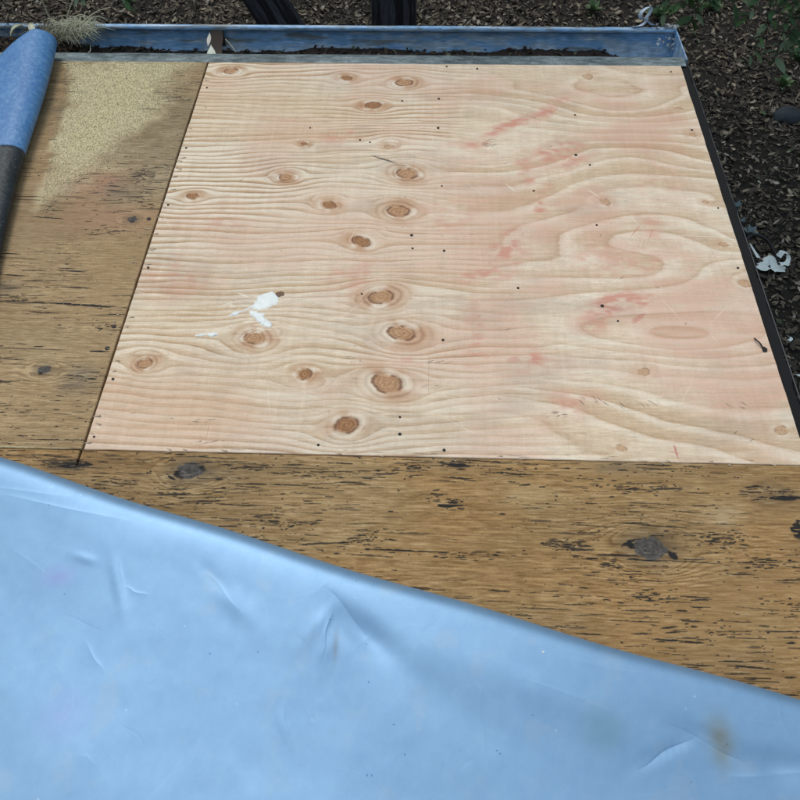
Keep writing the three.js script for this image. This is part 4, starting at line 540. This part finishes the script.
const bark = std({ map: barkTex[0], bumpMap: barkTex[1], bumpScale: 0.02, roughness: 0.95 });
// twig(parent, points, leaf count, size): a thin drooping shoot with a leaf mesh for each leaf
function shoot(name, parent, pts, n, size, seed, o = [0, 0, 0], span = 0.085) {
  const P = pts.map(([x, y, z]) => [x - o[0], y - o[1], z - o[2]]), R = rng(seed), c = new THREE.CatmullRomCurve3(P.map((p) => new THREE.Vector3(...p)));
  const st = mesh(name, tube(P, 0.0045, 0.0018, 24, 6), std({ color: lin(0.09, 0.10, 0.075), roughness: 0.85 }), parent);
  for (let k = 0; k < n; k++) {
    const u = 1 - span * (1 - (k + 0.6) / n), p = c.getPointAt(Math.min(0.999, u)), l = mesh('leaf', leafGeo, leafM[Math.floor(R() * 3)], st), s = size * (0.6 + R() * 0.7);
    l.position.copy(p); l.rotation.set(0.2 + R() * 0.9, R() * 6.28, (R() - 0.5) * 0.9, 'YXZ'); l.scale.set(s, s, s);
  }
  return st;
}
function tree(label, base, axis, r0, crown, shoots, seed) {
  const t = thing('tree', label, 'tree', base), [bx, by, bz] = base, R = rng(seed), rel = axis.map(([x, y, z]) => [x - bx, y - by, z - bz]);
  const c = new THREE.CatmullRomCurve3(rel.map((p) => new THREE.Vector3(...p))), ns = 90, nr = 28;
  const g = grid(nr, ns, (u, v) => { const p = c.getPointAt(v), a = u * 6.2832, fl = 1 + 0.6 * Math.exp(-v * 22), r = r0 * (1 - 0.55 * v) * fl * (0.9 + 0.12 * vn(Math.cos(a) * 2 + 4, v * 14 + Math.sin(a) * 2, seed) + 0.10 * vn(Math.cos(a) * 7 + 9, Math.sin(a) * 7 + v * 9, seed + 1)); return [p.x + Math.cos(a) * r, p.y, p.z - Math.sin(a) * r]; }, (p, u, v) => [u * 2, v * 4]);
  mesh('trunk', g, bark, t);
  const clumps = []; const top = rel[rel.length - 1];
  for (let k = 0; k < 9; k++) {
    const a = k * 2.4 + R(), e = [crown[0] - bx + Math.cos(a) * crown[3] * (0.4 + 0.5 * R()), crown[1] - by + (R() - 0.4) * crown[4], crown[2] - bz + Math.sin(a) * crown[3] * (0.4 + 0.5 * R())], s = c.getPointAt(0.62 + 0.36 * R());
    mesh('limb', tube([[s.x, s.y, s.z], [lerp(s.x, e[0], 0.5), lerp(s.y, e[1], 0.6) + 0.1, lerp(s.z, e[2], 0.5)], e], r0 * 0.35, 0.012, 14, 7), bark, t);
    for (let j = 0; j < 16; j++) clumps.push([lerp(s.x, e[0], 0.4 + 0.8 * R()) + (R() - 0.5) * 0.9, lerp(s.y, e[1], 0.5 + 0.6 * R()) + (R() - 0.4) * 0.6, lerp(s.z, e[2], 0.4 + 0.8 * R()) + (R() - 0.5) * 0.9, 0.22 + R() * 0.3]);
  }
  const per = 90, im = new THREE.InstancedMesh(leafGeo, new THREE.MeshPhysicalMaterial({ color: lin(1, 1, 1), roughness: 0.65, transmission: 0.3, thickness: 0 }), clumps.length * per), m = new THREE.Matrix4(), e = new THREE.Euler(), q = new THREE.Quaternion(), col = new THREE.Color(); let k = 0;
  for (const [x, y, z, s] of clumps) for (let i = 0; i < per; i++) { const a = R() * 6.28, b = Math.acos(2 * R() - 1), d = s * Math.cbrt(R()); e.set(R() * 2.4 - 0.6, R() * 6.28, R() - 0.5); const w = 0.05 + R() * 0.05; m.compose(new THREE.Vector3(x + Math.sin(b) * Math.cos(a) * d, y + Math.cos(b) * d * 0.7, z + Math.sin(b) * Math.sin(a) * d), q.setFromEuler(e), new THREE.Vector3(w * 1.2, w, w)); im.setMatrixAt(k, m); const v = 0.6 + R() * 0.8; im.setColorAt(k, col.setRGB(0.045 * v, 0.085 * v, 0.032 * v)); k++; }
  im.name = 'crown'; shade(im); tag(im, null, null, null, 'stuff'); t.add(im);
  shoots.forEach(([pts, n, s], i) => shoot('hanging_shoot', t, pts, n, s, seed + 50 + i, base));
  return t;
}
tree('upright dark tree trunk close behind the gutter', [0.40, GY, -1.6], [[0.40, GY, -1.6], [0.412, -1.2, -1.6], [0.412, -0.62, -1.6], [0.42, 0.2, -1.62], [0.46, 1.3, -1.75], [0.5, 2.4, -1.9]], 0.125, [0.6, 3.0, -4.7, 1.8, 1.0], [], 2001);
tree('leaning dark tree trunk behind the gutter, tilted towards the grass tuft', [0.36, GY, -1.7], [[0.36, GY, -1.7], [0.1, -1.3, -1.7], [-0.16, -0.72, -1.68], [-0.55, 0.1, -1.7], [-1.0, 1.1, -1.85], [-1.25, 2.3, -2.1]], 0.12, [-1.6, 2.9, -4.7, 1.9, 1.0],
  [[[[-0.95, 1.0, -1.8], [-0.85, 0.3, -1.1], [-0.74, -0.2, -1.0], [-0.72, -0.345, -1.0]], 20, 0.05], [[[-0.95, 1.0, -1.8], [-0.68, 0.3, -1.15], [-0.58, -0.2, -1.0], [-0.565, -0.365, -1.0]], 18, 0.05]], 2101);
tree('broad tree whose leafy shoots hang over the leaf litter', [3.4, GY, -6.6], [[3.4, GY, -6.6], [3.42, -0.8, -6.55], [3.3, 0.6, -6.3], [3.1, 1.8, -5.8], [2.9, 2.8, -5.4]], 0.16, [2.6, 3.0, -4.6, 2.0, 1.1],
  [[[[2.95, 2.2, -5.3], [2.3, 1.6, -2.6], [1.90, 0.4, -1.3], [1.885, -0.42, -1.2], [1.915, -0.59, -1.19]], 22, 0.040], [[[2.95, 2.2, -5.3], [2.4, 1.5, -2.4], [2.00, 0.3, -1.3], [1.985, -0.42, -1.2], [1.975, -0.60, -1.18]], 24, 0.038], [[[2.95, 2.2, -5.3], [2.0, 1.5, -2.6], [1.55, 0.4, -1.3], [1.50, -0.40, -1.2], [1.465, -0.485, -1.2]], 18, 0.045], [[[2.95, 2.2, -5.3], [2.1, 1.5, -2.5], [1.72, 0.4, -1.3], [1.66, -0.40, -1.2], [1.62, -0.50, -1.2]], 18, 0.045], ...[[1.43, -0.44, -1.22], [1.54, -0.43, -1.18], [1.58, -0.46, -1.25], [1.75, -0.42, -1.2], [1.81, -0.45, -1.16], [1.70, -0.43, -1.3], [2.03, -0.47, -1.2], [2.06, -0.55, -1.22], [1.95, -0.50, -1.24], [1.88, -0.62, -1.18], [1.99, -0.66, -1.21], [1.60, -0.52, -1.2], [1.50, -0.50, -1.24], [2.08, -0.62, -1.2]].map(([x, y, z], i) => [[[2.95, 2.2, -5.3], [lerp(x, 2.6, 0.5), 1.5, -2.6], [x + 0.05, 0.35, z - 0.1], [x + 0.02, y + 0.07, z], [x, y - 0.03, z]], 26 + (i % 3) * 6, 0.050 + (i % 4) * 0.008])], 2201);
{ // the dark wood that closes the place in on all sides
  const R = rng(2401), N = 46000, im = new THREE.InstancedMesh(leafGeo, std({ color: lin(1, 1, 1), roughness: 0.8 }), N), m = new THREE.Matrix4(), e = new THREE.Euler(), q = new THREE.Quaternion(), c = new THREE.Color();
  for (let k = 0; k < N; k++) { const a = R() * 6.2832, d = 10.5 + R() * 4 + 2.5 * vn(Math.cos(a) * 5 + 9, Math.sin(a) * 5 + 9, 2402), top = (Math.sin(a) > 0.2 ? 1.5 : 6) + 3 * vn(Math.cos(a) * 7 + 9, Math.sin(a) * 7 + 9, 2403), s = 0.25 + R() * 0.3, v = 0.5 + R() * 0.8; e.set(R() * 2.6 - 0.8, R() * 6.28, R() - 0.5); m.compose(new THREE.Vector3(Math.cos(a) * d, GY + 0.1 + R() * (2.2 + top), -1 + Math.sin(a) * d), q.setFromEuler(e), new THREE.Vector3(s * 1.3, s, s)); im.setMatrixAt(k, m); im.setColorAt(k, c.setRGB(0.035 * v, 0.06 * v, 0.026 * v)); }
  im.name = 'woods'; shade(im); tag(im, 'dark green wood all round the shed', 'woods', null, 'stuff'); scene.add(im);
}
{ // low weeds rooted in the litter
  const R = rng(2301);
  const weed = (x, z, n, s, lab, mat) => { const t = thing('weed', lab, 'weed', [x, gh(x, z), z], 'low weeds in the leaf litter'); for (let k = 0; k < n; k++) { const l = mesh('leaf', leafGeo, mat ?? leafM[k % 3], t), a = k * 2.4 + R(), w = s * (0.6 + R() * 0.6); l.rotation.set(-0.15 - R() * 0.9, a, 0, 'YXZ'); l.scale.set(w * 1.1, w, w); l.position.set(0, 0.01 + R() * 0.02, 0); } };
  const dusty = std({ color: lin(0.16, 0.22, 0.24), roughness: 0.8 });
  weed(2.51, -2.10, 12, 0.045, 'small dusty grey weed by the trim, farther from the plastic scrap', dusty); weed(2.545, -1.87, 14, 0.055, 'small dusty grey weed by the trim, next to the black cord', dusty); weed(2.53, -1.98, 8, 0.035, 'tiniest dusty grey weed between two others by the trim', dusty);
  weed(2.40, -4.45, 26, 0.09, 'bright green weed in the litter beyond the gutter end'); weed(3.35, -3.85, 30, 0.10, 'leafy green weed under the hanging shoots'); weed(3.15, -3.5, 24, 0.09, 'darker green weed closest to the blue grey stone'); weed(1.9, -4.55, 24, 0.09, 'green weed behind the torn strip loop'); weed(2.85, -4.6, 26, 0.10, 'green weed at the foot of the litter slope by the farthest shoots');
}

renderer.render(scene, camera);
